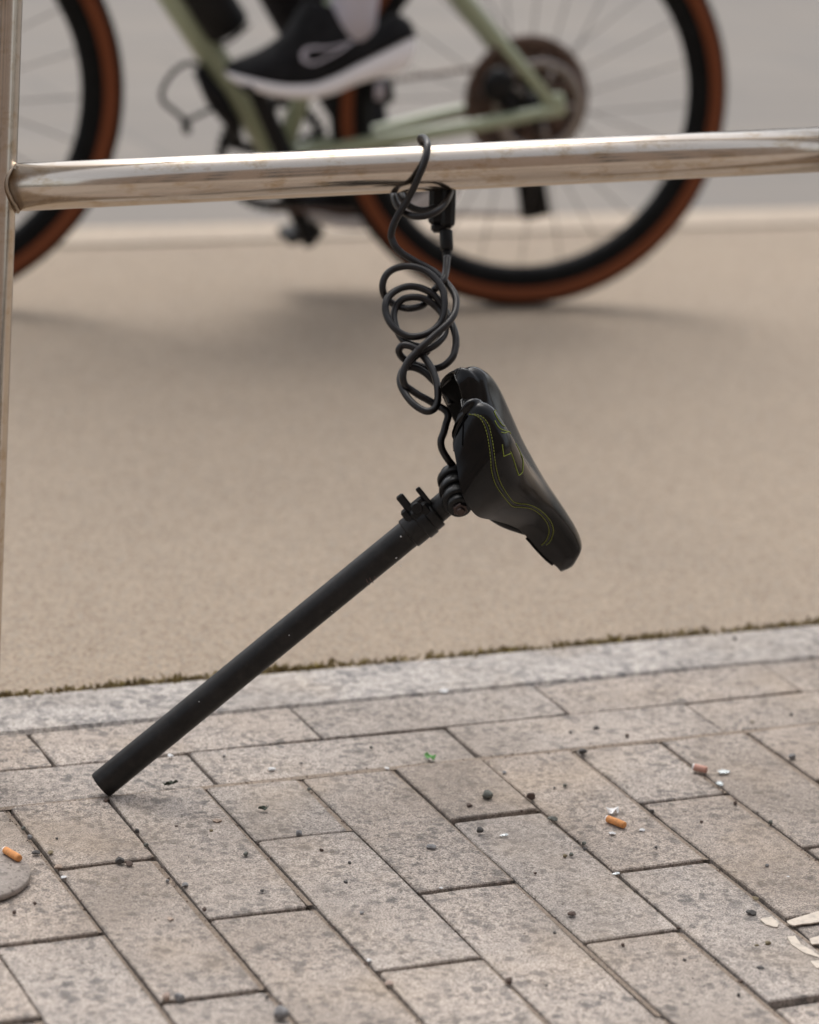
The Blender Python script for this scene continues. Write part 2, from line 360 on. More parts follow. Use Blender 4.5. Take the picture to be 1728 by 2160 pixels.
while head(i) < PX1 - 0.05:
    x0 = head(i); pitch = head(i + 1) - x0
    nr = near0.get(i, (-0.147 if i % 2 == 0 else -0.298) + random.uniform(-0.004, 0.004))
    far = 0.002
    while nr > PY0:
        L = far - nr; wd = pitch * random.uniform(0.915, 0.975); big = L > 0.2
        paver(x0 + wd / 2 + 0.0004, (far + nr) / 2, random.choice(FULL if big else HALF), R(90), L / (0.2975 if big else 0.1445), wd / 0.0985)
        a, b = x0 + wd - 0.002, x0 + pitch - 0.0018
        zz = random.uniform(-0.0024, -0.0008)
        sandb.add([(a, far, zz), (b, far, zz - 0.001), (b, nr, zz - 0.0004), (a, nr, zz)], [(0, 3, 2, 1)])
        far = nr - random.uniform(0.006, 0.0085); nr -= random.uniform(0.299, 0.305)
    i += 1
x = 0.2235 - 0.296 * 4
while x < PX1: paver(x + 0.148, 0.0525, random.choice(FULL), 0, 0.2935 / 0.2975, 0.0925 / 0.0985); x += 0.2955
x = 0.0765 - 0.2965 * 4
while x < PX1: paver(x + 0.1483, 0.1498, random.choice(FULL), 0, 0.2935 / 0.2975, 0.094 / 0.0985); x += 0.2968
sandb.add([(PX0, 0.0, -0.0012), (PX1, 0.0, -0.0012), (PX1, 0.0075, -0.0006), (PX0, 0.0075, -0.0006)], [(0, 1, 2, 3)])
so_ = sandb.build('joint_sand', M['sand'], pave, smooth=False); so_['kind'] = 'stuff'
# granite kerb
kerb = tag(MB().add(*aabox(-40, 40, 0.2045, 0.3065, -0.15, -0.014)).build('kerb', M['granite'], smooth=False), kind='structure')
kme = None
for k in range(-3, 4):
    b = MB(); x0 = k * 1.6 - 0.27; b.add(*box((0.0, 0.0, -0.045), (0.798, 0, 0), (0, 0.0535, 0), (0, 0, 0.045), 0.05))
    o = b.build('kerb_stone', M['granite'], None, smooth=False); o.parent = kerb; o.location = (x0 + 0.8, 0.2555, random.uniform(-0.0005, 0.0008))
for sx in (-1, 1): 
    b = MB(); b.add(*aabox(6.14 if sx > 0 else -40, 40 if sx > 0 else -5.08, 0.202, 0.309, -0.15, -0.002)); b.build('kerb_run', M['granite'], kerb, smooth=False)
# pale paint marks on the pavers
for poly in ([(1655, 1943), (1727, 1922), (1790, 1910), (1790, 1932), (1727, 1944), (1672, 1953)],
             [(1602, 1938), (1628, 1933), (1645, 1948), (1640, 1956), (1615, 1950)],
             [(1660, 1975), (1678, 1974), (1690, 1992), (1716, 2006), (1735, 2022), (1700, 2012), (1668, 1990)],
             [(1708, 2026), (1728, 2026), (1745, 2044), (1722, 2042)], [(1707, 1980), (1735, 1972), (1760, 1975), (1740, 1990), (1712, 1992)]):
    ce = [sum(q[i] for q in poly) / len(poly) for i in (0, 1)]; out = []
    for k, p in enumerate(poly):
        q = poly[(k + 1) % len(poly)]
        for t in (0, 0.33, 0.66):
            s = random.uniform(0.9, 1.06)
            out.append(gnd(ce[0] + (p[0] + (q[0] - p[0]) * t - ce[0]) * s, ce[1] + (p[1] + (q[1] - p[1]) * t - ce[1]) * s, 0.0016))
    n = len(out); b = MB(); b.add(out + [p - Vector((0, 0, 0.0012)) for p in out], [tuple(range(n))[::-1]] + [(k, (k + 1) % n, n + (k + 1) % n, n + k) for k in range(n)])
    b.build('paint_mark', M['paint'], pave, smooth=False)

# ---------------------------------------------------------------- bike rack (stainless hoop with a crossbar)
RR = 0.0242
UR = 0.0300
PL, PR = at(-29, 398.0, 3.10), at(1728, 315.5, 3.30)
rd = (PR - PL).normalized(); PE = PL + rd * 1.02
upv = (at(-4, 0, 3.10) - at(-38, 1000, 3.10)).normalized(); upv = (Vector((0, 0, 1)) + (upv - Vector((0, 0, 1)) * upv.z) * 1.05).normalized()
def foot(P): return P - upv * ((P.z + 0.0) / upv.z)
FL, FR = foot(PL), foot(PE); topz = 0.42
rack = tag(empty('bike_rack', FL), 'stainless steel tube bike rack with a worn crossbar, standing on the pavement edge', 'bike rack')
TL, TR = PL + upv * topz, PE + upv * (topz + 0.0)
path = [FL - upv * 0.1, FL + upv * 0.2, PL, TL - upv * 0.11]
for k in range(1, 9):
    a = k / 8 * math.pi / 2; path.append(TL - upv * 0.11 + upv * 0.11 * math.sin(a) + rd * 0.11 * (1 - math.cos(a)))
for k in range(0, 9):
    a = k / 8 * math.pi / 2; path.append(TR - upv * 0.11 - rd * 0.11 + rd * 0.11 * math.sin(a) + upv * 0.11 * math.cos(a))
path += [PE, FR + upv * 0.2, FR - upv * 0.1]
MB().add(*tube(path, UR, 40)).build('hoop', M['steel'], rack)
MB().add(*tube([PL + rd * 0.02, PL + rd * 0.3, PL + rd * 0.6, PE - rd * 0.02], RR, 48)).build('crossbar', M['steel'], rack)
for P, s in ((PL, 1), (PE, -1)):
    ring = []
    for k in range(48):
        a = 2 * math.pi * k / 48; u = upv - rd * upv.dot(rd); u.normalize(); v = rd.cross(u)
        lat = math.sin(a) * RR
        # saddle-shaped bead where the bar meets the round upright
        ring.append(P + u * math.cos(a) * (RR + 0.0006) + v * math.sin(a) * (RR + 0.0006) + rd * s * (math.sqrt(max(0, UR ** 2 - lat ** 2)) + 0.0004 + random.uniform(-0.0004, 0.0004)))
    MB().add(*tube(ring, 0.0017, 8, closed=True)).build('weld', M['weld'], rack)

# ---------------------------------------------------------------- the saddle on its seat post
SP = [0.266217, 0.034337, 0.053596, 0.072588, 0.06524, 0.047125, 0.02946, 0.020661, 0.016224, 0.011826, 0.034, 0.046, 0.056341, 0.057937, 0.050321, 0.042756, 0.041312, 0.0335, 0.019,
      -0.006398, -0.001217, 0.000685, -0.001836, -0.004281, -0.004361, -0.005864, -0.010888, -0.025854, 0.006, 0.045942, 0.232318, 0.024653, 0.028]
SO = Vector((0.497589, -0.088511, 0.363152))
SN, SY, SU = Vector((0.658526, 0.119761, -0.742968)), Vector((0.233796, 0.905848, 0.35324)), Vector((0.71532, -0.40632, 0.568525))
def sw(x, y, z): return SO + SN * (x - 0.45 * SP[0]) + SY * y + SU * z
ST = [0, .1, .22, .36, .52, .68, .84, .95, 1.0]; KA = [0, .15, .3, .45, .6, .78, 1.0]
def saddle_pt(s, a):
    """s 0 rear..1 nose, a -1..1 across (0 centre, +-1 lower edge)"""
    sg = -1 if a < 0 else 1; a = abs(a)
    W = pchip(ST, SP[1:10], s); D = pchip(ST, SP[10:19], s); Zc = pchip(ST, SP[19:28], s); crest, notch, flare, chw, rb = SP[28:33]
    CR = pchip([0, .1, .3, .5, .7, 1.0], [v * 0.0115 for v in (.8, 1, .75, .3, 0, 0)], s)
    y = W * (pchip(KA, [0, .30, .58, .82, .96, 1.0, 1.0], a) + pchip(KA, [0, 0, 0, 0, .02, .4, 1.0], a) * flare * pchip([0, .3, .6, 1.0], [1.0, 1, 0, -.6], s))
    dr = pchip(KA, [0, .02, .06, .16, .38, .7, 1.0], a)
    z = Zc + CR * pchip(KA, [-.35, .35, 1, .85, .35, 0, 0], a) - D * dr
    k = (1 - min(max(s / .4, 0), 1)) ** 2
    return (SP[0] * s + k * (notch * math.exp(-(y / chw) ** 2) + rb * dr), sg * y, z)
seat = tag(empty('detached_bike_seat', gnd(215, 1685)), 'black bicycle saddle still on its seat post, tipped over and resting on the pavers', 'bicycle seat')
NS, NA = 64, 24
gv = []; ss = [(k / NS) for k in range(NS + 1)]
for s in ss:
    for k in range(-NA, NA + 1): gv.append(sw(*saddle_pt(s, k / NA)))
row = 2 * NA + 1; gf = []
for i in range(NS):
    for k in range(row - 1): gf.append((i * row + k, (i + 1) * row + k, (i + 1) * row + k + 1, i * row + k + 1))
cov = MB(); cov.add(gv, gf)
# close nose and rear with rounded caps (rolled under)
def cap(idx, push):
    base = [gv[idx * row + k] for k in range(row)]; ce = sum(base, Vector()) / row
    prev = [idx * row + k for k in range(row)]
    for t, sh in ((0.35, 0.75), (0.7, 0.95), (0.95, 1.0)):
        n0 = len(cov.v); new = [p + (ce - p) * t + push * sh for p in base]
        cov.v += [tuple(p) for p in new]
        for k in range(row - 1): cov.f.append((prev[k], n0 + k, n0 + k + 1, prev[k + 1]) if idx else (prev[k + 1], n0 + k + 1, n0 + k, prev[k])); cov.m.append(0)
        prev = [n0 + k for k in range(row)]
cap(NS, SN * 0.004 - SU * 0.003)
base0 = [Vector(saddle_pt(0, k / NA)) for k in range(-NA, NA + 1)]; prev = list(range(row)); pipe_rear = []
lobe_t, lobe_b = Vector(saddle_pt(0, .3)), Vector(saddle_pt(0, 1.0)); zmid = lobe_t.z * .55 + lobe_b.z * .45; xmid = lobe_t.x * .5 + lobe_b.x * .5
for th in (14, 30, 46, 62, 76, 88):
    n0 = len(cov.v); ct, st_ = math.cos(R(th)), math.sin(R(th))
    for q in base0:
        f_ = min(1, (abs(q.y) / .02)) ** 1.5
        tg = Vector((q.x * (1 - f_) + xmid * f_, q.y * .86, zmid * f_ + (q.z - .014) * (1 - f_)))
        cov.v.append(tuple(sw(*(q + (tg - q) * (1 - ct) - Vector((.014 * st_, 0, 0))))))
    for k in range(row - 1): cov.f.append((prev[k + 1], n0 + k + 1, n0 + k, prev[k])); cov.m.append(0)
    prev = [n0 + k for k in range(row)]
pipe_rear = [Vector(v) for v in cov.v[-row:]][int(row * .22):int(row * .78)]
bvh = BVHTree.FromPolygons([Vector(p) for p in cov.v], cov.f)
cover = cov.build('saddle_cover', M['leather'], seat)
MB().add(*tube([p - SN * .0006 for p in pipe_rear], 0.00085, 8)).build('piping', M['leather'], cover)
def on_saddle(x, y, off=0.0006):
    d = ray(x, y).normalized(); h = bvh.ray_cast(CAM, d)
    if h[0] is None: return None
    n = h[1] if h[1].dot(d) < 0 else -h[1]
    return h[0] + n * off
Z5 = lambda x, y: (900 + x * .2087, 760 + y * .2087)
def saddle_line(pts, r, mt, name, dash=None, parent=None, n=14, off=0.0004):
    P = [q for q in (on_saddle(*Z5(p.x, p.y), off) for p in catmull([Vector((a, b, 0)) for a, b in pts], n)) if q]
    # drop jumps
    out = [P[0]]
    for p in P[1:]:
        if (p - out[-1]).length < 0.02: out.append(p)
    b = MB()
    if dash is None: b.add(*tube(out, r, 6))
    else:
        L = [0]
        for k in range(1, len(out)): L.append(L[-1] + (out[k] - out[k - 1]).length)
        def pos(s):
            k = 1
            while k < len(L) - 1 and L[k] < s: k += 1
            t = (s - L[k - 1]) / max(1e-9, L[k] - L[k - 1]); return out[k - 1].lerp(out[k], min(max(t, 0), 1))
        s = 0
        while s < L[-1] - dash[0]:
            b.add(*tube([pos(s), pos(s + dash[0] * .5), pos(s + dash[0])], r, 5)); s += dash[0] + dash[1]
    return b.build(name, mt, parent or cover)
seamA = [(430, 545), (500, 560), (560, 610), (605, 720), (632, 860), (648, 1000), (655, 1110), (690, 1240), (750, 1340), (830, 1440), (880, 1478), (960, 1482), (1060, 1500), (1150, 1560), (1220, 1650), (1236, 1740), (1200, 1830), (1140, 1880)]
seamB = [(480, 545), (560, 570), (625, 650), (655, 760), (676, 880), (690, 1000), (706, 1100), (740, 1220), (800, 1330), (870, 1420), (930, 1445), (1020, 1455), (1110, 1490), (1200, 1560), (1265, 1650), (1280, 1740), (1245, 1830), (1185, 1880)]
saddle_line(seamA, 0.00048, M['stitch'], 'stitching', (0.0022, 0.0009))
saddle_line(seamB, 0.00048, M['stitch'], 'stitching', (0.0022, 0.0009))
saddle_line([((a[0] + b[0]) / 2, (a[1] + b[1]) / 2) for a, b in zip(seamA, seamB)], 0.0007, M['stitchdark'], 'seam', off=0.0)
saddle_line([(405, 535), (388, 560), (375, 620), (368, 740), (362, 860)], 0.0008, M['shell'], 'piping', off=0.0002)
for dx in (0, 22): saddle_line([(320 + dx, 75), (300 + dx, 110), (285 + dx, 150)], 0.0004, M['stitchdark'], 'stitching', (0.002, 0.001))
for pts in ([(765, 850), (770, 900), (780, 970)], [(780, 970), (812, 955), (850, 942)], [(850, 930), (880, 1010), (905, 1090), (930, 1163)], [(930, 1163), (950, 1150), (968, 1130)], [(968, 1130), (975, 1060), (970, 1000), (940, 920), (900, 840)],
            [(850, 942), (846, 920)], [(682, 515), (700, 560), (730, 610), (765, 655), (790, 668)], [(690, 610), (715, 660), (750, 695), (800, 715), (825, 722)], [(752, 728), (790, 735), (830, 722), (850, 745)], [(690, 505), (715, 515)]):
    saddle_line(pts, 0.00045, M['logo'], 'printed_line', n=10, off=0.0003)
# underside shell
b = MB(); nb = 9
for i in range(NS + 1):
    s = .07 + .9 * i / NS; L_, R_ = Vector(saddle_pt(s, 1)), Vector(saddle_pt(s, -1)); D = pchip(ST, SP[10:19], s)
    for k in range(nb):
        t = k / (nb - 1); p = L_.lerp(R_, 0.06 + 0.88 * t); p.z += 0.004 + 0.8 * D * math.sin(math.pi * t) ** 0.7 - 0.001; b.v.append(tuple(sw(*p)))
for i in range(NS):
    for k in range(nb - 1): b.f.append((i * nb + k, i * nb + k + 1, (i + 1) * nb + k + 1, (i + 1) * nb + k)); b.m.append(0)
fan = [Vector(saddle_pt(.045, k / 12)) for k in range(-12, 13)]; n0 = len(b.v)
for q in fan: b.v.append(tuple(sw(q.x + .002, q.y * .96, q.z - .002)))
for q in fan: b.v.append(tuple(sw(.045 * SP[0] + .05, q.y * .9, fan[0].z + .004)))
for k in range(24): b.f.append((n0 + k, n0 + k + 1, n0 + 25 + k + 1, n0 + 25 + k)); b.m.append(0)
shell = b.build('underside_shell', M['shell'], seat)
Ls = SP[0]
for sg in (-1, 1):   # moulded lip under the nose
    MB().add(*tube([sw(*(Vector(saddle_pt(s / 30, sg)) + Vector((0, 0, -0.001)))) for s in range(22, 29)], 0.0013, 8)).build('lower_rim', M['shell'], seat)
b = MB()
for sg in (-1, 1):
    b.add(*tube(catmull([sw(0.26 * Ls, sg * 0.026, -0.040), sw(.33 * Ls, sg * .022, -.060), sw(.5 * Ls, sg * .022, -.066), sw(.62 * Ls, sg * .021, -.060), sw(.75 * Ls, sg * .014, -.045), sw(.88 * Ls, sg * .008, -.030)], 6), 0.0036, 10))
b.build('rail', M['plastic'], seat)
# clamp: stack of serrated discs across the saddle
cc = sw(.425 * Ls, 0, -.080)
b = MB()
for k, (y, r) in enumerate(((-.031, .0125), (-.0225, .0165), (-.0145, .0135), (-.0065, .0172), (.002, .0135), (.0105, .0165), (.019, .0125))):
    b.add(*cyl(cc + SY * (y - .0042), cc + SY * (y + .0042), r, seg=28, bev=0.0016))
b.build('clamp', M['plastic'], seat)
b = MB(); b.add(*cyl(cc + SY * -.0395, cc + SY * -.035, .0078, seg=6, bev=.0008)); b.add(*cyl(cc + SY * -.043, cc + SY * -.0385, .0045, seg=14, bev=.0008)); b.build('clamp_bolt', M['rustedge'], seat)
# post
PR_ = 0.0146
PT = sw(.455 * Ls, 0, -.076)
d0 = at(212, 1658, 3.07)
for _ in range(6):
    ax = (PT - d0).normalized(); low = d0.z - PR_ * math.sqrt(max(0, 1 - ax.z ** 2)) + 0.0014; dd = ray(212, 1658); d0 = d0 + dd * (low / -dd.z)
PB = d0 + Vector((0, 0, 0.0002)); ax = (PT - PB).normalized(); PLn = (PT - PB).length
pl = PLn * 0.925
b = MB(); b.add(*lathe(PB, ax, [(0.03, PR_ - .0022), (0.0015, PR_ - .0022), (0, PR_ - .0016), (0.0004, PR_ - .0004), (.002, PR_), (pl * .35, PR_), (pl * .7, PR_), (pl, PR_)], 48))
b.add(*lathe(PB, ax, [(0.03, 0.0001), (0.03, PR_ - .0022)], 48))
post = b.build('seat_post', M['post'], seat)
b = MB(); b.add(*cyl(PB + ax * (PLn * .85), PB + ax * (PLn * .925), .0163, seg=48, bev=.0012)); b.build('collar', M['post'], seat)
b = MB(); b.add(*lathe(PB, ax, [(PLn * .90, .0128), (PLn * .96, .0128), (PLn * .985, .0115), (PLn, .009)], 40, True)); b.build('post_neck', M['post'], seat)
def on_post(x, y, extra=0.0008):
    """point of the post's near surface under a pixel"""
    d = ray(x, y).normalized(); wv = CAM - PB; a_ = d - ax * d.dot(ax); b_ = wv - ax * wv.dot(ax); rr = PR_ + extra
    A_, B_, C_ = a_.dot(a_), 2 * a_.dot(b_), b_.dot(b_) - rr * rr; disc = B_ * B_ - 4 * A_ * C_
    return CAM + d * ((-B_ - math.sqrt(max(disc, 0))) / (2 * A_))
b = MB()
for (x, y) in ((773, 1222), (780, 1219), (785, 1224), (790, 1216), (777, 1228)): b.add(*tube([on_post(x, y, .0002), on_post(x + 2.5, y + 6, .0002)], .0005, 5))
b.build('size_marks', M['greymark'], post)
for (x, y, r) in ((836, 1177, .0009), (832, 1190, .0006), (846, 1194, .0006), (846, 1132, .0008), (420, 1480, .0005), (700, 1290, .0004), (610, 1340, .0005)): MB().add(*box(on_post(x, y, .0001), AX * r, AY * r, AZ * r, .3)).build('paint_fleck', M['whitefleck'], post)
# light bracket strapped to the collar
bk = at(887, 1080, (PB + ax * PLn * .9 - CAM).dot(AZ) - 0.006); bu = (-AX * 0.62 + AY * 0.78); bs = ax; bd = bs.cross(bu).normalized()
b = MB(); b.add(*box(bk - bu * .001, bs * .0125, bu * .009, bd * .0105, .25)); b.add(*box(bk + bu * .0085 + bs * .002, bs * .0095, bu * .0045, bd * .0075, .3))
b.add(*box(bk + bu * .0165 - bs * .0065, bs * .0042, bu * .0105, bd * .007, .2)); b.add(*box(bk + bu * .0105 + bs * .0125, bs * .0027, bu * .0105, bd * .0065, .2))
b.add(*box(bk + bu * .005 - bs * .0125, bs * .0042, bu * .0080, bd * .008, .3)); b.add(*cyl(bk + bu * .005 - bd * .0125, bk + bu * .005 + bd * .0125, .0058, seg=16, bev=.001))
br_ = b.build('light_bracket', M['plastic'], seat, smooth=False)
b = MB(); b.add(*cyl(bk - bu * .0045 - bd * .0145 - bs * .008, bk - bu * .0045 - bd * .0095 - bs * .008, .003, seg=12, bev=.0006)); b.build('bracket_bolt', M['amber'], br_)
b = MB(); b.add(*cyl(PB + ax * (PLn * .882), PB + ax * (PLn * .905), .0176, seg=40, bev=.001)); b.build('bracket_strap', M['plastic'], br_)

# ---------------------------------------------------------------- cable lock
RA0 = PL + rd * ((at(890, 356, 3.21) - PL).dot(rd)); RDEP = (RA0 - CAM).dot(AZ)
def base_dep(y): return RDEP if y < 420 else RDEP + (3.085 - RDEP) * min(1, (y - 420) / 450)
r1 = lambda x, y, l: (780 + x * .145, 270 + y * .145, l); r2 = lambda x, y, l: (780 + x * .145, 500 + y * .145, l)
r3 = lambda x, y, l: (780 + x * .145, 680 + y * .145, l); r4 = lambda x, y, l: (840 + x * .145, 900 + y * .145, l)
def strand(pts, n=7): return catmull([at(x, y, base_dep(y) - l / 1000) for x, y, l in pts], n)
S1 = [r1(1180, 860, -24), r1(1120, 640, -31), r1(960, 400, -31), r1(780, 230, -22), r1(735, 155, -12), r1(790, 140, -2), r1(840, 225, 17), r1(828, 380, 27), r1(775, 560, 31), r1(705, 720, 30), r1(640, 870, 27), r1(560, 1030, 22), r1(480, 1160, 18), r1(400, 1290, 14), r1(340, 1420, 10), r1(312, 1550, 5),
      r2(325, 30, 2), r2(370, 130, 0), r2(480, 240, -3), r2(640, 340, -5), r2(800, 425, -7), r2(950, 515, -8), r2(1080, 630, -6), r2(1190, 760, 0), r2(1250, 880, 6), r2(1258, 1000, 10), r2(1225, 1130, 14), r2(1140, 1250, 17), r2(1040, 1345, 18), r2(930, 1440, 18), r2(820, 1540, 18), r2(720, 1630, 17),
      r3(680, 430, 16), r3(570, 550, 15), r3(500, 690, 13), r3(485, 810, 10), r3(520, 920, 5), r3(600, 980, 0), r3(720, 1060, -4), r3(850, 1130, -8), r3(960, 1200, -10), r3(1090, 1270, -8), r3(1140, 1360, -6), r3(1110, 1480, -4), r4(665, 80, 0), r4(622, 210, 2), r4(645, 340, 2), r4(725, 475, 0), r4(800, 570, -8)]
S2 = [r2(1125, 290, -12), r2(1110, 480, -6), r2(1075, 620, 2), r2(1010, 710, 0), r2(930, 780, -6), r2(860, 900, -12), r2(780, 985, -12), r2(680, 1025, -8), r2(560, 1040, -6), r2(430, 1015, -8), r2(325, 960, -9), r2(240, 890, -7), r2(195, 790, 0), r2(190, 680, 4), r2(235, 560, 6), r2(330, 475, 6), r2(470, 432, 6), r2(620, 432, 8), r2(780, 475, 9), r2(900, 555, 9), r2(1000, 660, 9), r2(1060, 770, 9), r2(1085, 900, 9), r2(1088, 1030, 8), r2(1070, 1150, 7), r2(1020, 1260, 6), r2(930, 1350, 6), r2(800, 1420, 6), r2(650, 1450, 6), r2(520, 1430, 6), r2(400, 1360, 7), r2(300, 1250, 8), r2(240, 1120, 8), r2(228, 1000, 9), r2(260, 890, 8), r2(350, 800, 6), r2(470, 740, 3), r2(600, 718, 1), r2(740, 740, -1), r2(880, 805, -2), r2(990, 900, -4), r2(1090, 1050, -7), r2(1170, 1210, -4), r2(1225, 1340, 0), r2(1252, 1450, 2), r2(1256, 1560, 2),
      r3(1250, 360, 2), r3(1215, 490, 2), r3(1120, 600, 0), r3(1010, 660, -5), r3(900, 672, -10), r3(760, 645, -12), r3(640, 605, -12), r3(530, 555, -8), r3(450, 480, -3), r3(425, 400, 3), r3(480, 335, 6), r3(590, 345, 7), r3(690, 405, 6), r3(780, 490, 6), r3(860, 600, 7), r3(930, 730, 8), r3(975, 880, 9), r3(992, 1030, 9), r3(985, 1160, 8), r3(940, 1255, 7), r3(850, 1295, 6), r3(740, 1260, 5), r3(610, 1160, 4), r3(510, 1030, 2), r3(450, 900, 0), r3(447, 790, -2), r3(490, 690, -4), r3(580, 650, -6), r3(700, 675, -7), r3(820, 745, -7), r3(930, 850, -9), r3(1040, 960, -12), r3(1130, 1060, -16), r3(1180, 1180, -18)]
S3 = [r3(560, 600, 4), r3(660, 500, 6), r3(760, 430, 8), r2(890, 1610, 8), r2(1000, 1530, 7), r2(1085, 1420, 3), r2(1105, 1290, -4), r2(1075, 1160, -9), r2(1000, 1050, -9), r2(900, 960, -6), r2(780, 892, -3), r2(650, 872, -1), r2(520, 890, -1), r2(430, 945, -3), r2(375, 1040, -5), r2(352, 1150, -5), r2(375, 1290, -4), r2(430, 1420, -4), r2(500, 1510, -3), r2(620, 1570, -3), r2(740, 1605, -5), r2(860, 1680, -12)]
S4 = [r1(1180, 860, -24), r1(1170, 940, -14), r1(1110, 1070, 6), r1(1020, 1175, 13), r1(900, 1250, 15), r1(760, 1285, 14), r1(620, 1275, 11), r1(490, 1220, 6), r1(395, 1115, -2), r1(350, 985, -12), r1(345, 860, -30), r1(450, 500, -36), r1(640, 420, -36), r1(900, 620, -36), r1(1000, 760, -34)]
S5 = [r1(430, 880, -26), r1(470, 1000, -16), r1(560, 1120, -9), r1(690, 1185, -8), r1(820, 1195, -12), r1(960, 1160, -22)]
lock = tag(empty('cable_lock', at(900, 400, RDEP)), 'black coiled cable lock hanging from the steel crossbar down to the saddle', 'cable lock')
CR_ = 0.0037
b = MB()
for S in (S1, S2, S3, S4, S5): b.add(*tube(strand(S), CR_, 14))
b.build('cable', M['cable'], lock)
ld = RDEP + 0.034; s_ = pxm(ld)
lx, lyv, lz = AX, (AY + AX * 0.03).normalized(), AZ
b = MB(); b.add(*box(at(931, 425, ld), lx * 26 * s_, lyv * 52 * s_, lz * 0.010, .25)); b.add(*box(at(945.5, 428, ld - .002), lx * 15.5 * s_, lyv * 54 * s_, lz * 0.0115, .3)); b.add(*box(at(926, 480, ld), lx * 17 * s_, lyv * 10 * s_, lz * .009, .35))
lb = b.build('lock_body', M['lock'], lock, smooth=False)
pa, pb_ = at(941, 486, ld - .006), at(943, 528, ld - .010)
MB().add(*cyl(pa, pb_, 14.2 * s_, 13.6 * s_, 28, .0012)).build('plug', M['lock'], lock)
b = MB()
for k in range(4): 
    p = at(943, 530 + k * 4.6, ld - .0105 - k * .0008); b.add(*cyl(p, p - lyv * 3.4 * s_, (10.6 - k * .5) * s_, seg=20, bev=.0005))
b.add(*cyl(at(943, 524, ld - .010), at(943.5, 552, ld - .014), 8.6 * s_, 7.6 * s_, 18))
b.build('strain_relief', M['lock'], lock)

# ---------------------------------------------------------------- bicycle passing behind
YB = 1.98
ANG = R(-7.5); PIV = Vector((1.497, YB, 0)); RZI = Matrix.Rotation(-ANG, 3, 'Z'); RZF = Matrix.Rotation(ANG, 3, 'Z')
CAMB = PIV + RZI @ (CAM - PIV)      # the bicycle and rider are built square to the axes, then turned 7.5 degrees
def onY(x, y, Y):
    d = RZI @ ray(x, y); return CAMB + d * ((Y - CAMB.y) / d.y)
bike = tag(empty('bicycle', (1.0, YB, PATHZ)), 'sage green gravel bicycle with tan wall tyres riding past behind the rack', 'bicycle')
def bx(X, Z, dy=0.0): return Vector((X, YB + dy, Z))
WR = 0.3565
def wheel(X, name, rear):
    c = Vector((X, YB, PATHZ + WR)); d = Vector((0, 1, 0)); mr = 0.0218; Rm = WR - mr
    rim = MB().add(*lathe(c, d, [(-.012, Rm - .012), (-.0145, Rm - .022), (-.012, Rm - .040), (0, Rm - .050), (.012, Rm - .040), (.0145, Rm - .022), (.012, Rm - .012)], 96, closed=True)).build(name, M['rim'], bike)
    P = lambda a: (mr * math.sin(R(a)), Rm + mr * math.cos(R(a)))
    MB().add(*lathe(c, d, [P(a) for a in range(-68, 69, 8)] + [(mr * .7 * math.sin(R(a)), Rm + mr * .7 * math.cos(R(a))) for a in (40, 0, -40)], 128, closed=True)).build('tyre_tread', M['tread'], rim)
    for sg in (-1, 1): MB().add(*lathe(c, d, [P(sg * a) for a in range(66, 131, 8)], 128)).build('sidewall', M['gum'], rim)
    b = MB()
    for k in range(24):
        a = 2 * math.pi * k / 24; sg = 1 if k % 2 else -1; a2 = a + (0.9 if (k // 2) % 2 else -0.9)
        b.add(*tube([c + Vector((math.cos(a2) * .024, sg * .028, math.sin(a2) * .024)), c + Vector((math.cos(a) * (Rm - .05), 0, math.sin(a) * (Rm - .05)))], .0011, 5))
    b.build('spokes', M['spoke'], rim)
    MB().add(*lathe(c, d, [(-.055, .008), (-.05, .014), (-.034, .027), (-.03, .027), (-.025, .014), (.02, .014), (.03, .03), (.05, .016), (.06, .008)], 32, True)).build('hub', M['blackb'], rim)
    b = MB(); b.add(*lathe(c, d, [(-.041, .081), (-.041, .066), (-.039, .066), (-.039, .081)], 64, closed=True))
    for k in range(5):
        a = k * 2 * math.pi / 5; u = Vector((math.cos(a), 0, math.sin(a))); b.add(*box(c + u * .048 + d * -.040, u * .022, d * .0008, u.cross(d) * .004, 0))
    b.build('brake_disc', M['disc'], rim)
    if rear:
        b = MB()
        for k in range(9):
            r_ = .112 - k * .0098; y = .026 + k * .0036
            b.add(*lathe(c, d, [(y, r_), (y, r_ - (.020 if k == 0 else .011)), (y + .0018, r_ - (.020 if k == 0 else .011)), (y + .0018, r_)], 56, closed=True))
        for k in range(7):
            a = k * 2 * math.pi / 7 + .3; u = Vector((math.cos(a), 0, math.sin(a))); b.add(*box(c + u * .06 + d * .03, u * .04, d * .002, u.cross(d) * .007, 0))
        b.build('cassette', M['brown'], rim)
    return c
RC = wheel(1.497, 'wheel', True); FC = wheel(onY(247, 150, YB).x - WR * .965, 'wheel', False)
p0, p1 = onY(362, 0, YB), onY(562, 318, YB); dl = (p0 - p1).normalized()
BB = onY(590, 335, YB); DT = p1 + dl * ((0.74 - p1.z) / dl.z)
ht0, ht1 = DT + Vector((-.012, 0, .02)), DT + Vector((-.06, 0, .16)); STt = Vector((BB.x + .17, YB, .80))
nd = onY(1168, 222, YB - .066); fd = Vector((nd.x, YB + .066, nd.z))
def part(name, m, *geo, parent=None):
    b = MB()
    for g_ in geo: b.add(*g_)
    return b.build(name, m, parent or bike)
part('down_tube', M['sage'], tube([BB - dl * -.01, DT], .0245, 24))
part('seat_tube', M['sage'], tube([BB, STt], .0165, 20))
part('top_tube', M['sage'], tube([ht1 - Vector((0, 0, .04)), STt - Vector((0.01, 0, .05))], .0185, 20))
part('head_tube', M['sage'], tube([ht0, ht1], .023, 20))
part('bottom_bracket', M['sage'], cyl(BB + Vector((0, -.042, 0)), BB + Vector((0, .042, 0)), .026, bev=.003))
s0 = onY(985, 0, YB - .045)
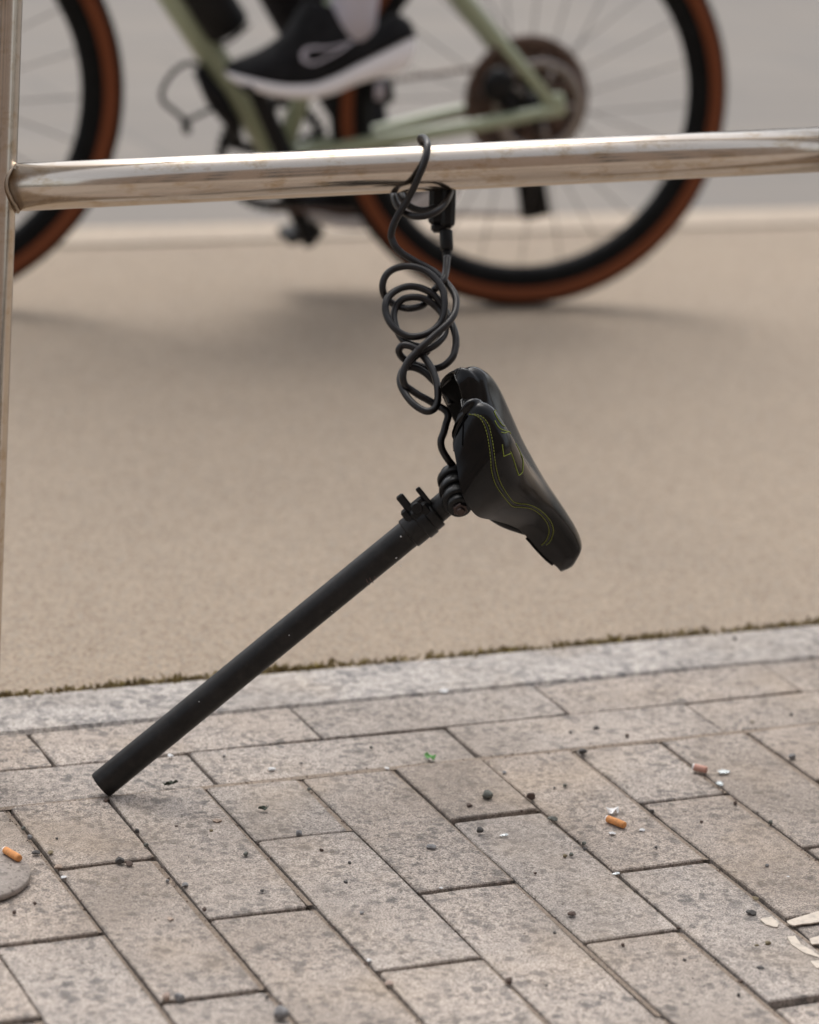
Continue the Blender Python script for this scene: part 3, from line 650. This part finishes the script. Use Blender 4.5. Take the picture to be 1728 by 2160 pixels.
sdn = (s0 - nd).normalized(); stop = nd + sdn * ((STt.z - .06 - nd.z) / sdn.z); stop.y = YB - .022
for sg, dd_ in ((-1, nd), (1, fd)):
    e = Vector((stop.x, YB + sg * .022, stop.z)); mid = Vector((s0.x, YB + sg * .045, s0.z))
    part('seat_stay', M['sage'], tube([dd_, dd_.lerp(mid, .5) + Vector((0, sg * .004, 0)), mid, e, Vector((STt.x, YB + sg * .006, stop.z + .015))], lambda t: .0095 + .004 * t, 16))
    part('chain_stay', M['sage'], tube(catmull([dd_ + Vector((0, 0, -.008)), dd_.lerp(BB, .35) + Vector((0, sg * .018, -.004)), dd_.lerp(BB, .75) + Vector((0, sg * .012, .0)), BB + Vector((.02, sg * .025, .004))], 5), lambda t: .0105 + .0035 * t, 16))
    part('dropout', M['sage'], box(dd_, (.02, 0, .004), (0, .006, 0), (-.004, 0, .02), .4))
part('fork', M['sage'], *[tube(catmull([Vector((ht0.x - .005, YB + s * .012, ht0.z)), Vector((ht0.x - .03, YB + s * .05, ht0.z - .06)), Vector((FC.x + .07, YB + s * .055, FC.z + .2)), Vector((FC.x, YB + s * .055, FC.z))], 6), lambda t: .018 - .007 * t, 14) for s in (-1, 1)])
part('stem', M['blackb'], tube([ht1, ht1 + Vector((-.02, 0, .06)), ht1 + Vector((-.10, 0, .085))], .017, 16))
hb = ht1 + Vector((-.10, 0, .085))
part('handlebar', M['blackb'], tube(catmull([hb + Vector((.0, -.22, -.13)), hb + Vector((-.07, -.22, -.11)), hb + Vector((-.10, -.215, -.05)), hb + Vector((-.08, -.21, 0)), hb + Vector((0, -.19, 0)), hb, hb + Vector((0, .19, 0)), hb + Vector((-.08, .21, 0)), hb + Vector((-.10, .215, -.05)), hb + Vector((-.07, .22, -.11)), hb + Vector((0, .22, -.13))], 6), .0145, 14))
stu = (STt - BB).normalized(); sp1 = STt + stu * .16
part('seat_pin', M['blackb'], tube([STt - stu * .02, sp1], .0135, 16))
b = MB(); sv = []; n_ = 14
for k in range(n_ + 1):
    t = k / n_; X = sp1.x + .13 - .27 * t; hw = .072 * (1 - t) ** 1.3 + .02; zz = sp1.z + .045 + .01 * (1 - t)
    for j in range(12):
        a = 2 * math.pi * j / 12; sv.append(Vector((X, YB + math.cos(a) * hw * (1 if 0 < k < n_ else .5), zz + math.sin(a) * .022 * (1 if 0 < k < n_ else .5))))
b.add(sv, [(k * 12 + j, k * 12 + (j + 1) % 12, (k + 1) * 12 + (j + 1) % 12, (k + 1) * 12 + j) for k in range(n_) for j in range(12)] + [tuple(range(12)), tuple(n_ * 12 + j for j in range(12))])
b.build('saddle', M['blackb'], bike)
# drivetrain
pn, pf = onY(548, 196, YB - .10), onY(655, 452, YB + .10)
cn, cf = Vector((BB.x, YB - .075, BB.z)), Vector((BB.x, YB + .075, BB.z))
pn = cn + (Vector((pn.x, cn.y, pn.z)) - cn).normalized() * .17; pf = cf - (pn - cn)
for a_, e_, s in ((cn, pn, -1), (cf, pf, 1)):
    part('crank_arm', M['blackb'], tube([a_ + (a_ - e_).normalized() * .02, a_, a_.lerp(e_, .5), e_, e_ + (e_ - a_).normalized() * .012], lambda t: .0185 - .006 * t, 14))
    part('pedal', M['blackb'], box(e_ + Vector((0, s * .055, 0)), (.032, 0, .009), (0, .042, 0), (-.002, 0, .009), .3), cyl(e_, e_ + Vector((0, s * .05, 0)), .007))
cr = Vector((BB.x, YB + .048, BB.z))
g_ = [lathe(cr, (0, 1, 0), [(-.0015, .096), (-.0015, .08), (.0015, .08), (.0015, .096)], 72, closed=True)]
for k in range(5):
    a = k * 2 * math.pi / 5 + .4; u = Vector((math.cos(a), 0, math.sin(a))); g_.append(box(cr + u * .05, u * .035, Vector((0, .003, 0)), u.cross(Vector((0, 1, 0))) * .009, .2))
for k in range(46):
    a = k * 2 * math.pi / 46; u = Vector((math.cos(a), 0, math.sin(a))); g_.append(box(cr + u * .0965, u * .003, Vector((0, .0012, 0)), u.cross(Vector((0, 1, 0))) * .0025, 0))
part('chainring', M['blackb'], *g_)
rc = Vector((RC.x, YB + .047, RC.z)); jock = onY(1122, 432, YB + .05); jock.y = YB + .047
ch = [Vector((cr.x - .0, cr.y, cr.z + .097)), Vector((rc.x - .01, rc.y, rc.z + .062))]
g_ = []
def chain_run(a, b):
    n = int((b - a).length / .0127); d = (b - a).normalized(); nn = d.cross(Vector((0, 1, 0)))
    for k in range(n): g_.append(box(a + d * (k + .5) * .0127, d * .0056, Vector((0, .003 if k % 2 else .0022, 0)), nn * .004, .3))
chain_run(*ch); part('chain', M['brown'], *g_); g_ = []
chain_run(Vector((cr.x, cr.y, cr.z - .097)), jock - Vector((0, 0, .018))); part('chain', M['brown'], *g_)
part('derailleur', M['blackb'], box(rc.lerp(jock, .45) + Vector((.01, .006, 0)), (.016, 0, .01), (0, .012, 0), (-.02, 0, .04), .4), cyl(jock - Vector((0, .004, 0)), jock + Vector((0, .004, 0)), .024, seg=24, bev=.002),
     cyl(rc.lerp(jock, .62) - Vector((0, .004, 0)), rc.lerp(jock, .62) + Vector((0, .004, 0)), .022, seg=24, bev=.002), box(rc.lerp(jock, .85) + Vector((0, -.006, 0)), (.026, 0, .004), (0, .0015, 0), (-.012, 0, .048), .3))
cal = onY(1052, 180, YB - .05)
part('brake_caliper', M['blackb'], box(cal, (.022, 0, -.012), (0, .016, 0), (.012, 0, .026), .4), cyl(cal + Vector((.02, -.018, -.03)), cal + Vector((.02, .012, -.03)), .013, bev=.002))
sen = onY(806, 192, YB - .02)
part('sensor', M['blackb'], box(sen, (.019, 0, .002), (0, .012, 0), (-.004, 0, .022), .3))
part('sensor_face', M['whitep'], box(sen + Vector((-.008, -.0135, .002)), (.008, 0, 0), (0, .002, 0), (0, 0, .014), .2))
hp = [(448, 170), (425, 142), (398, 133), (368, 150), (343, 188), (345, 214), (368, 234), (393, 252), (420, 242), (452, 230), (480, 236)]
part('hose_loop', M['blackb'], tube(catmull([onY(x, y, YB - .03) for x, y in hp], 6), .0042, 8))
part('hose_clip', M['blackb'], box(onY(393, 266, YB - .03), (.007, 0, .001), (0, .007, 0), (-.003, 0, .014), .35))
part('cable_guide', M['blackb'], tube([onY(418, 145, YB - .01), onY(455, 205, YB - .012), onY(492, 262, YB - .012), onY(505, 300, YB - .012)], lambda t: .006 + .013 * math.sin(math.pi * min(t + .12, 1)), 12))
for kk in (.2, .3): part('cage_arm', M['blackb'], *[tube(catmull([p1 + dl * k + dl.cross(Vector((0, -1, 0))) * 0.03, p1 + dl * k + Vector((0.03, -.036, .02)), p1 + dl * k + Vector((.07, -.025, .05))], 5), .003, 6) for k in (kk,)])
# bottle standing in its cage
bq = onY(462, 30, YB - .03); bdir = dl
bot = MB().add(*lathe(bq - bdir * .035, bdir, [(0, .001), (0, .03), (.004, .036), (.012, .0385), (.11, .0385), (.12, .034), (.13, .0385), (.16, .036), (.175, .02), (.19, .018), (.2, .012)], 32, True)).build('water_bottle', M['blackb'], loc=bq - bdir * .035)
tag(bot, 'black water bottle held beside the down tube of the green bicycle', 'bottle')

# ---------------------------------------------------------------- rider
YS = pn.y - .055
stn = [(476, 158, 147, 136, .018), (484, 165, 147, 129, .05), (505, 176, 150, 118, .072), (545, 190, 158, 101, .09), (595, 200, 164, 64, .1), (640, 202, 163, -4, .096), (690, 194, 148, 8, .088), (740, 174, 123, 22, .084), (790, 160, 99, 46, .08), (830, 149, 80, 24, .074), (856, 135, 70, 34, .062), (868, 115, 71, 48, .045), (873, 98, 74, 62, .022)]
per = tag(empty('person', Vector((1.2, YB, PATHZ))), 'cyclist pedalling past, foot in a black running shoe with thick white sole', 'person')
def shoe(dX=0.0, dZ=0.0, dY=0.0, rot=0.0, mirror=False, name='shoe'):
    piv = pn.copy(); T_ = lambda p: piv + Matrix.Rotation(rot, 3, 'Y') @ (p - piv) + Vector((dX, dY, dZ))
    ns = 34; xs = list(range(len(stn)))
    sv, uv = [], []; nsq, nu = 16, 18; pan = []
    for k in range(ns + 1):
        u = k / ns * (len(stn) - 1); px, yb, ys, yt, wd = [pchip(xs, [q[j] for q in stn], u) for j in range(5)]
        pb2, ps, pt = onY(px, yb, YS), onY(px, ys, YS), onY(px, yt, YS); hw = wd / 2; zb, zs, zt = pb2.z, ps.z, pt.z; X = ps.x
        for j in range(nsq):
            a = 2 * math.pi * j / nsq; c_, s_2 = math.cos(a), math.sin(a); e = .45
            y = math.copysign(abs(c_) ** e, c_) * hw * 1.05; z = (zb + zs) / 2 + math.copysign(abs(s_2) ** e, s_2) * (zs - zb) / 2
            sv.append(T_(Vector((X, YS + y, z))))
        for j in range(nu + 1):
            a = math.pi * j / nu; y = math.cos(a) * hw * (1 - .25 * math.sin(a) ** 2); z = zs - .003 + math.sin(a) ** .8 * (zt - zs)
            uv.append(T_(Vector((X, YS + y, z))))
    b = MB(); b.add(uv, [(k * (nu + 1) + j, k * (nu + 1) + j + 1, (k + 1) * (nu + 1) + j + 1, (k + 1) * (nu + 1) + j) for k in range(ns) for j in range(nu)])
    up_ = b.build(name, M['knit'], per)
    b = MB(); b.add(sv, [(k * nsq + j, k * nsq + (j + 1) % nsq, (k + 1) * nsq + (j + 1) % nsq, (k + 1) * nsq + j) for k in range(ns) for j in range(nsq)] + [tuple(range(nsq)), tuple(ns * nsq + j for j in range(nsq))])
    b.build('sole', M['white'], up_)
    return up_, uv
shoe_n, uvn = shoe()
nu = 18; fcs = [(k * (nu + 1) + j, k * (nu + 1) + j + 1, (k + 1) * (nu + 1) + j + 1, (k + 1) * (nu + 1) + j) for k in range(34) for j in range(nu)]
sb = BVHTree.FromPolygons(uvn, fcs)
def on_shoe(x, y, off=.0012):
    d = (RZI @ ray(x, y)).normalized(); h = sb.ray_cast(CAMB, d)
    if h[0] is None: return onY(x, y, YS - .045)
    return h[0] - d * off
def strip(pts_a, pts_b, name, m, parent):
    n = 20; A_ = catmull([Vector((*p, 0)) for p in pts_a], n); B_ = catmull([Vector((*p, 0)) for p in pts_b], n); V = []; K = 4
    for p, q in zip(A_, B_):
        for k in range(K + 1): r_ = p.lerp(q, k / K); V.append(on_shoe(r_.x, r_.y))
    b = MB(); b.add(V, [(i * (K + 1) + k, i * (K + 1) + k + 1, (i + 1) * (K + 1) + k + 1, (i + 1) * (K + 1) + k) for i in range(len(A_) - 1) for k in range(K)]); return b.build(name, m, parent)
# side mark: an outlined tick shape
strip([(634, 118), (640, 104), (660, 97), (690, 98), (722, 92), (752, 82)], [(643, 118), (648, 109), (662, 103), (690, 103), (722, 96), (752, 83)], 'side_mark', M['whitep'], shoe_n)
strip([(634, 116), (640, 130), (662, 136), (695, 122), (725, 104), (752, 83)], [(643, 116), (648, 126), (664, 130), (694, 117), (722, 100), (751, 81)], 'side_mark', M['whitep'], shoe_n)
shoe_f, _ = shoe(dX=(pf.x - pn.x) + .02, dZ=(pf.z - pn.z) + .035, dY=(pf.y + .055) - YS, rot=R(2))
def skin(name, nodes, edges, m, parent, sub=2):
    me = bpy.data.meshes.new(name); me.from_pydata([tuple(p - world_of(parent)) for p, r in nodes], edges, []); o = bpy.data.objects.new(name, me); link(o, parent)
    md = o.modifiers.new('skin', 'SKIN'); md.use_smooth_shade = True
    for i, (p, r) in enumerate(nodes): sv_ = me.skin_vertices[0].data[i]; sv_.radius = (r, r); sv_.use_root = (i == 0)
    s2 = o.modifiers.new('sub', 'SUBSURF'); s2.levels = s2.render_levels = sub
    me.materials.append(m); return o
hip = sp1 + Vector((.02, 0, .13)); chest = hip + Vector((-.33, 0, .36)); neck = chest + Vector((-.09, 0, .12))
ank_n = onY(752, -28, YS); ank_f = pf + Vector((.115, .055, .135))
kn_n = Vector((ank_n.x - .13, YB - .10, ank_n.z + .41)); kn_f = Vector((ank_f.x - .22, YB + .10, ank_f.z + .38))
hl, hr = hip + Vector((0, -.09, -.02)), hip + Vector((0, .09, -.02))
skin('trousers', [(hip, .13), (hl, .105), (kn_n, .066), (ank_n + Vector((-.02, 0, .09)), .045), (hr, .105), (kn_f, .066), (ank_f + Vector((0, 0, .03)), .045), (hip.lerp(chest, .3), .125)], [(0, 1), (1, 2), (2, 3), (0, 4), (4, 5), (5, 6), (0, 7)], M['cloth'], per)
gl, gr_ = hb + Vector((-.05, -.21, .03)), hb + Vector((-.05, .21, .03))
shl, shr = chest + Vector((-.03, -.17, .06)), chest + Vector((-.03, .17, .06)); el, er = (shl + gl) / 2 + Vector((.05, -.05, -.09)), (shr + gr_) / 2 + Vector((.05, .05, -.09))
skin('jacket', [(chest, .15), (hip.lerp(chest, .25), .135), (shl, .07), (el, .05), (gl.lerp(el, .15), .036), (shr, .07), (er, .05), (gr_.lerp(er, .15), .036), (neck, .06)], [(0, 1), (0, 2), (2, 3), (3, 4), (0, 5), (5, 6), (6, 7), (0, 8)], M['jacket'], per)
hd = neck + Vector((-.05, 0, .13))
body = [(neck - Vector((0, 0, .05)), .05), (neck + Vector((-.015, 0, .03)), .052), (hd, .082), (hd + Vector((.01, 0, .07)), .07), (hd + Vector((-.035, 0, -.055)), .05), (hd + Vector((-.095, 0, -.005)), .014)]
skin('body', body, [(0, 1), (1, 2), (2, 3), (2, 4), (2, 5)], M['skin'], per)
skin('hair', [(hd + Vector((.03, 0, .05)), .085), (hd + Vector((-.02, 0, .09)), .07), (hd + Vector((.06, 0, -.02)), .06)], [(0, 1), (0, 2)], M['hair'], per)
for sg in (-1, 1): MB().add(*lathe(hd + Vector((-.072, sg * .03, .012)), (1, 0, 0), [(-.012, .001), (-.01, .008), (0, .011), (.01, .008)], 12)).build('eye', M['blackb'], per)
for g0, sg in ((gl, -1), (gr_, 1)):
    b = MB(); b.add(*box(g0 + Vector((.0, 0, .0)), (.042, 0, .006), (0, .038, 0), (0, 0, .014), .4))
    for k, ln in enumerate((.055, .065, .06, .045)):
        f0 = g0 + Vector((-.035, sg * (-.026 + .018 * k), .002)); b.add(*tube(catmull([f0, f0 + Vector((-ln * .5, 0, .004)), f0 + Vector((-ln * .75, 0, -.02)), f0 + Vector((-ln * .5, 0, -.045))], 4), .0085, 8))
    b.add(*tube(catmull([g0 + Vector((.02, -sg * .034, 0)), g0 + Vector((-.005, -sg * .055, -.01)), g0 + Vector((-.03, -sg * .05, -.03))], 4), .0095, 8)); b.build('hand', M['skin'], per)
for a0, e0 in ((ank_n, 0), (ank_f, 1)):
    b = MB(); b.add(*tube([a0 - Vector((.002, 0, .10)), a0 - Vector((.002, 0, .04)), a0, a0 + Vector((-.02, 0, .11))], lambda t: .037 + .004 * t, 20)); b.build('sock', M['whitep'] if e0 == 0 else M['cloth'], per)

for root in (bike, per, bot):
    root.location = PIV + RZF @ (Vector(root.location) - PIV); root.rotation_euler = (0, 0, ANG)

# ---------------------------------------------------------------- small litter on the pavers
def rock_mesh(seed, flat=0.7):
    r = random.Random(seed); bm = bmesh.new(); bmesh.ops.create_icosphere(bm, subdivisions=2, radius=1)
    pl_ = [(Vector((r.gauss(0, 1), r.gauss(0, 1), r.gauss(0, .8))).normalized(), r.uniform(.55, .85)) for _ in range(9)]
    k = [Vector((r.gauss(0, 1), r.gauss(0, 1), r.gauss(0, 1))).normalized() for _ in range(7)]
    for v in bm.verts:
        d = v.co.normalized(); s = 1 + sum(max(0, d.dot(q)) ** 4 * r.uniform(-.32, .2) for q in k); v.co = d * s
        for n_p, h_p in pl_:
            e_p = v.co.dot(n_p) - h_p
            if e_p > 0: v.co -= n_p * e_p
        v.co.z *= flat
    me = bpy.data.meshes.new('pebble'); bm.to_mesh(me); bm.free(); return me
ROCK = [rock_mesh(s, f_) for s, f_ in ((1, .75), (2, .6), (3, .85), (4, .5))]
CHIP = [rock_mesh(s, .28) for s in (11, 12)]
def pebble(x, y, dpx, kind, label, group=None, chip=False, name='pebble', cat='pebble', m=None, asp=1.0):
    me = random.choice(CHIP if chip else ROCK).copy(); me.materials.append(m or PEB[kind])
    P = gnd(x, y); r_ = dpx / 2 * pxm((P - CAM).dot(AZ)); o = bpy.data.objects.new(name, me); zmin = min(v.co.z for v in me.vertices)
    rz = random.uniform(0, 6.28); o.location = (P.x, P.y, -zmin * r_ * .92); o.scale = (r_ * asp, r_ / asp ** .3, r_); o.rotation_euler = (0, 0, rz); link(o)
    return tag(o, label, cat, group)
big = [(253, 1822, 26, 'dark', 'dark pebble, left of the touching pair below the tube end'), (273, 1825, 24, 'brown', 'brown pebble, right of the touching pair below the tube end'),
       (76, 1802, 24, 'dark', 'glossy dark round pebble beside the left cigarette butt'), (123, 1832, 24, 'tan', 'tan pebble lying in a paver joint above a white chip'),
       (107, 1801, 19, 'olive', 'small olive pebble at the corner of a paver, right of the glossy dark pebble'), (391, 1870, 21, 'grey', 'pale grey pebble wedged in the long joint below the tube'),
       (351, 2111, 27, 'pinkish', 'pinkish white pebble in the joint crossing near the bottom edge'), (378, 2113, 30, 'grey', 'slate grey pebble right of the pinkish one near the bottom edge'),
       (592, 2150, 42, 'grey', 'largest blue grey pebble at the bottom edge of the picture'), (1206, 1931, 24, 'brown', 'rough dark brown pebble in the middle of a paver, low right'),
       (1585, 1929, 27, 'dark', 'dark grey angular pebble beside the cream paint marks'), (1620, 1993, 20, 'olive', 'olive yellow pebble below the dark angular one'),
       (1604, 2045, 19, 'dark', 'dark pebble lowest on the right, under the olive one'), (1594, 1898, 19, 'olive', 'olive pebble in a long joint above the dark angular one'),
       (1028, 1686, 29, 'green', 'green grey knobbly pebble near the front edge of a half paver'), (990, 1701, 20, 'brown', 'brown pebble left of the green grey knobbly one'),
       (1120, 1687, 25, 'brown', 'dark brown pebble in a joint right of the green grey one'), (1012, 1757, 19, 'dark', 'black pebble under the front edge of the half paver'),
       (1229, 1590, 27, 'dark', 'dark flat pebble at the far end of a joint behind the butt'), (1671, 1602, 22, 'grey', 'blue grey pebble in the joint at the far right edge'),
       (1257, 1537, 16, 'dark', 'dark pebble on the stretcher course behind the cigarette butt'), (1166, 1731, 26, 'green', 'green grey crumb in the joint left of the cigarette butt'),
       (630, 1763, 22, 'grey', 'grey pebble caught in a short joint below the post'), (1073, 2076, 27, 'brown', 'long brown crumb in a joint near the bottom centre')]
for x, y, d, k, lb_ in big: pebble(x, y, d * .85, k, lb_, 'pebbles on the pavers')
for x, y, d, k, lb_ in ((908, 1788, 28, 'grey', 'blue grey stone flake on the paver below the post'), (821, 2076, 25, 'pinkish', 'pinkish stone flake low in the middle'), (459, 1734, 26, 'tan', 'pale flat flake in the gap right of the tube end'), (360, 1940, 18, 'tan', 'thin tan flake on a paver left of centre')):
    pebble(x, y, d, k, lb_, 'stone flakes', chip=True, name='stone_flake', cat='stone flake')
small = [(73, 1909, 12, 'brown'), (30, 1928, 16, 'brown'), (445, 1754, 14, 'olive'), (372, 1745, 12, 'brown'), (518, 1806, 16, 'green'), (553, 1881, 14, 'dark'), (353, 1862, 13, 'grey'), (563, 2107, 13, 'dark'), (63, 1771, 17, 'grey'), (49, 1752, 15, 'green'), (308, 1787, 15, 'green'), (289, 1757, 16, 'dark'), (431, 1923, 16, 'brown'), (729, 1863, 16, 'dark'), (737, 1823, 13, 'dark'), (678, 1797, 13, 'brown'), (763, 1928, 15, 'grey'), (743, 2001, 14, 'brown'), (1153, 2081, 13, 'dark'), (1129, 1844, 13, 'brown'), (1170, 1971, 11, 'dark'), (1596, 1996, 14, 'olive'), (1558, 2102, 13, 'dark'), (1192, 1808, 17, 'olive'), (1205, 1806, 13, 'green'), (1234, 1793, 15, 'dark'), (1232, 1783, 14, 'green'), (1375, 1716, 16, 'dark'), (1444, 2027, 11, 'dark'), (1563, 2074, 16, 'brown'), (1314, 1996, 13, 'brown'), (1618, 1829, 14, 'grey'), (1625, 1738, 17, 'green'), (1431, 1961, 12, 'brown'), (1203, 1546, 11, 'dark'), (1551, 1697, 15, 'brown'), (1170, 1663, 11, 'dark'), (1192, 1660, 13, 'green'), (1669, 1508, 13, 'dark'), (1323, 1555, 13, 'brown'), (1587, 1524, 12, 'olive'), (783, 1579, 11, 'green'), (1064, 1631, 15, 'grey'), (635, 1612, 11, 'dark'), (652, 1668, 15, 'green'), (223, 1693, 14, 'brown'), (473, 1596, 11, 'grey'), (120, 1770, 10, 'dark'), (1480, 1735, 12, 'brown'), (1100, 1713, 10, 'brown'), (1550, 1350, 12, 'dark'), (1384, 1790, 10, 'dark')]
names = {'dark': 'small dark grit stone on the pavers', 'brown': 'small brown grit stone on the pavers', 'grey': 'small pale grey grit stone on the pavers', 'olive': 'small olive grit stone on the pavers', 'green': 'small green grey grit stone on the pavers'}
for x, y, d, k in small: pebble(x, y, d * .78, k, names[k], 'small grit stones', name='grit_stone', cat='grit stone')
for x, y, d, lb_ in ((936, 1460, 25, 'white blob of chewing gum at the near edge of the granite kerb'), (572, 1624, 20, 'white chip on the pavers right of the tube end'), (816, 1622, 13, 'white chip at the head of a joint right of centre'), (360, 1596, 18, 'white chip partly behind the lower end of the post'), (134, 1852, 18, 'white chip below the tan pebble at the left'), (1354, 1752, 16, 'white paper crumb right of the cigarette butt'), (1662, 1850, 9, 'tiny white speck on a paver at the right edge'), (930, 1874, 11, 'tiny white crumb below a short joint in the middle'), (779, 2027, 14, 'small white chip low in the middle, left of the pinkish flake'), (1292, 1760, 20, 'white paper smear under the cigarette butt')):
    pebble(x, y, d, 'white', lb_, 'white chips', chip=True, name='white_chip', cat='white chip')
for x, y, d, lb_ in ((1525, 1631, 27, 'clear glass splinter right of the pink cigarette end'), (1519, 1655, 20, 'clear glass chip at the front corner of a half paver'), (1300, 1844, 17, 'glass chip in the joint corner below the butt'), (1064, 1763, 18, 'glass chip right of the black pebble')):
    pebble(x, y, d, 'white', lb_, 'glass chips', chip=True, name='glass_chip', cat='glass chip', m=M['glass'], asp=1.4)
def butt(x, y, dx, dy, m, label, z=.0035):
    a, c_ = gnd(x - dx, y - dy, z), gnd(x + dx, y + dy, z); d = (c_ - a).normalized(); L = (c_ - a).length
    root = tag(empty('cigarette_butt', ((a.x + c_.x) / 2, (a.y + c_.y) / 2, 0)), label, 'cigarette butt', 'cigarette butts')
    MB().add(*lathe(a, d, [(0, .0015), (0, .0034), (.001, .0037), (L * .3, .0036), (L * .6, .0038), (L - .001, .0036), (L, .0033), (L, .001)], 14, True)).build('filter', m, root)
    MB().add(*lathe(a - d * .0015, d, [(0, .0012), (0, .0030), (.004, .0034)], 12, True)).build('paper_end', M['ash'], root); return root
butt(1300, 1734, 18, 7, M['butt'], 'orange cigarette butt lying on a paver, right of centre')
butt(26, 1802, 15, 9, M['butt'], 'orange cigarette butt resting on the round disc at the left edge', .0112)
butt(1478, 1621, 13, 3, M['pink'], 'faded pink cigarette butt in a paver joint at the right')
def scrap(x, y, w_, h_, m, label, name, cat, lift=.004):
    P = gnd(x, y); V = []; n = 12; s = pxm((P - CAM).dot(AZ)) 
    for k in range(n):
        a = 2 * math.pi * k / n; q = random.uniform(.7, 1.15); V.append(P + Vector((math.cos(a) * w_ / 2 * s * q, math.sin(a) * h_ / 2 * s * q * 2.2, .0012 + random.uniform(.0, lift))))
    c_ = P + Vector((0, 0, .0015)); T_ = [v + Vector((0, 0, .0006)) for v in V]; b = MB()
    b.add(V + T_ + [c_, c_ + Vector((0, 0, .0008))], [((k + 1) % n, k, 2 * n) for k in range(n)] + [(n + k, n + (k + 1) % n, 2 * n + 1) for k in range(n)] + [(k, (k + 1) % n, n + (k + 1) % n, n + k) for k in range(n)])
    return tag(b.build(name, m, loc=P, smooth=False), label, cat)
scrap(1293, 1716, 30, 12, M['ash'], 'torn white paper scrap behind the orange cigarette butt', 'paper_scrap', 'paper scrap', .008)
scrap(908, 1601, 22, 14, M['leaf'], 'bright green leaf scrap on the joint behind the half paver', 'leaf_scrap', 'leaf', .006)
scrap(358, 1659, 34, 9, M['darkleaf'], 'dark withered leaf curled beside the lower end of the post', 'withered_leaf', 'leaf', .007)
scrap(555, 1711, 22, 8, M['darkleaf'], 'small dark leaf curl on the half paver below the post', 'withered_leaf', 'leaf', .005)
dc = gnd(-88, 1852)
dob = MB().add(*lathe(dc, (0, 0, 1), [(0.0006, .03), (.0006, .066), (.0015, .0672), (.006, .0672), (.0072, .066), (.0074, .05), (.0074, .001)], 64, True)).build('round_disc', M['discstone'], loc=dc)
tag(dob, 'flat round grey disc lying on the pavers at the left edge', 'disc')

# moss in the kerb joint, grit in the paver joints
b = MB(); r_ = random.Random(5)
def tuft(c, n, s, hgt):
    for _ in range(n):
        p = c + Vector((r_.gauss(0, s), r_.gauss(0, s * .55), 0)); a = r_.uniform(0, 6.28); h = hgt * r_.uniform(.4, 1.2); w_ = r_.uniform(.0012, .003); d = Vector((math.cos(a), math.sin(a), 0)); t = Vector((r_.gauss(0, .5), r_.gauss(0, .5), 1)).normalized()
        b.add([p - d * w_, p + d * w_, p + t * h + d * w_ * .6, p + t * h - d * w_ * .6], [(0, 1, 2, 3)])
x = -1.2
while x < 3.2:
    dens = .5 + .5 * math.sin(x * 9.1) * math.sin(x * 23.7 + 1)
    tuft(Vector((x, .316 + r_.gauss(0, .005), PATHZ + .001)), int(4 + 26 * max(0, dens + r_.uniform(-.5, .4))), .0085, .0072); x += .0075
tag(b.build('moss', M['moss'], smooth=False), 'brown olive moss along the joint between kerb and cycle path', 'moss', kind='stuff')
b = MB()
def bit(P, s):
    k = [P + Vector((r_.uniform(-1, 1), r_.uniform(-1, 1), r_.uniform(0, .9))) * s for _ in range(4)]; k[3].z = P.z + s * r_.uniform(.5, 1)
    k[0].z = k[1].z = k[2].z = P.z; b.add(k, [(0, 1, 2), (0, 3, 1), (1, 3, 2), (2, 3, 0)])
for _ in range(1500): bit(Vector((r_.uniform(-.3, 1.3), r_.uniform(-.75, .19), .0004)), r_.uniform(.0004, .0013))
for _ in range(1600):
    i = r_.randint(-2, 11); bit(Vector((head(i) - r_.uniform(-.001, .009), r_.uniform(-.75, .0), -.002)), r_.uniform(.0008, .0024))
for _ in range(350): bit(Vector((r_.uniform(-.3, 1.3), r_.gauss(.002, .006), .0)), r_.uniform(.0006, .002))
tag(b.build('grit', PEB['brown'], smooth=False), 'fine brown grit strewn over the pavers and in their joints', 'grit', kind='stuff')

# ---------------------------------------------------------------- street frontage on both sides (outside the picture, seen only as reflections)
def frontage(name, y, d, h, m, label):
    root = tag(empty(name, (0, y, 0)), label, 'building')
    MB().add(*aabox(-30, 30, min(y, y + d * 6), max(y, y + d * 6), -.15, h)).build('wall', m, root, smooth=False)
    b0 = MB().add(*aabox(-.7, .7, -.05, .05, 0, 1.7)); fr = None
    for X in range(-28, 29, 4):
        for Z in (1.0, 4.4, 7.8):
            f_ = MB(); f_.add(*aabox(X - .75, X + .75, y - d * .03 - .03, y - d * .03 + .03, Z - .08, Z + 1.85)); o = f_.build('window', M['wframe'], root, smooth=False)
            MB().add(*aabox(X - .65, X + .65, y - d * .07 - .012, y - d * .07 + .012, Z, Z + 1.75)).build('pane', M['wglass'], o, smooth=False)
    return root
frontage('townhouse_row', -10.3, -1, 11.0, M['facade'], 'brown brick house front behind the photographer')
frontage('office_building', 30.2, 1, 6.5, M['facade2'], 'grey rendered building across the road')
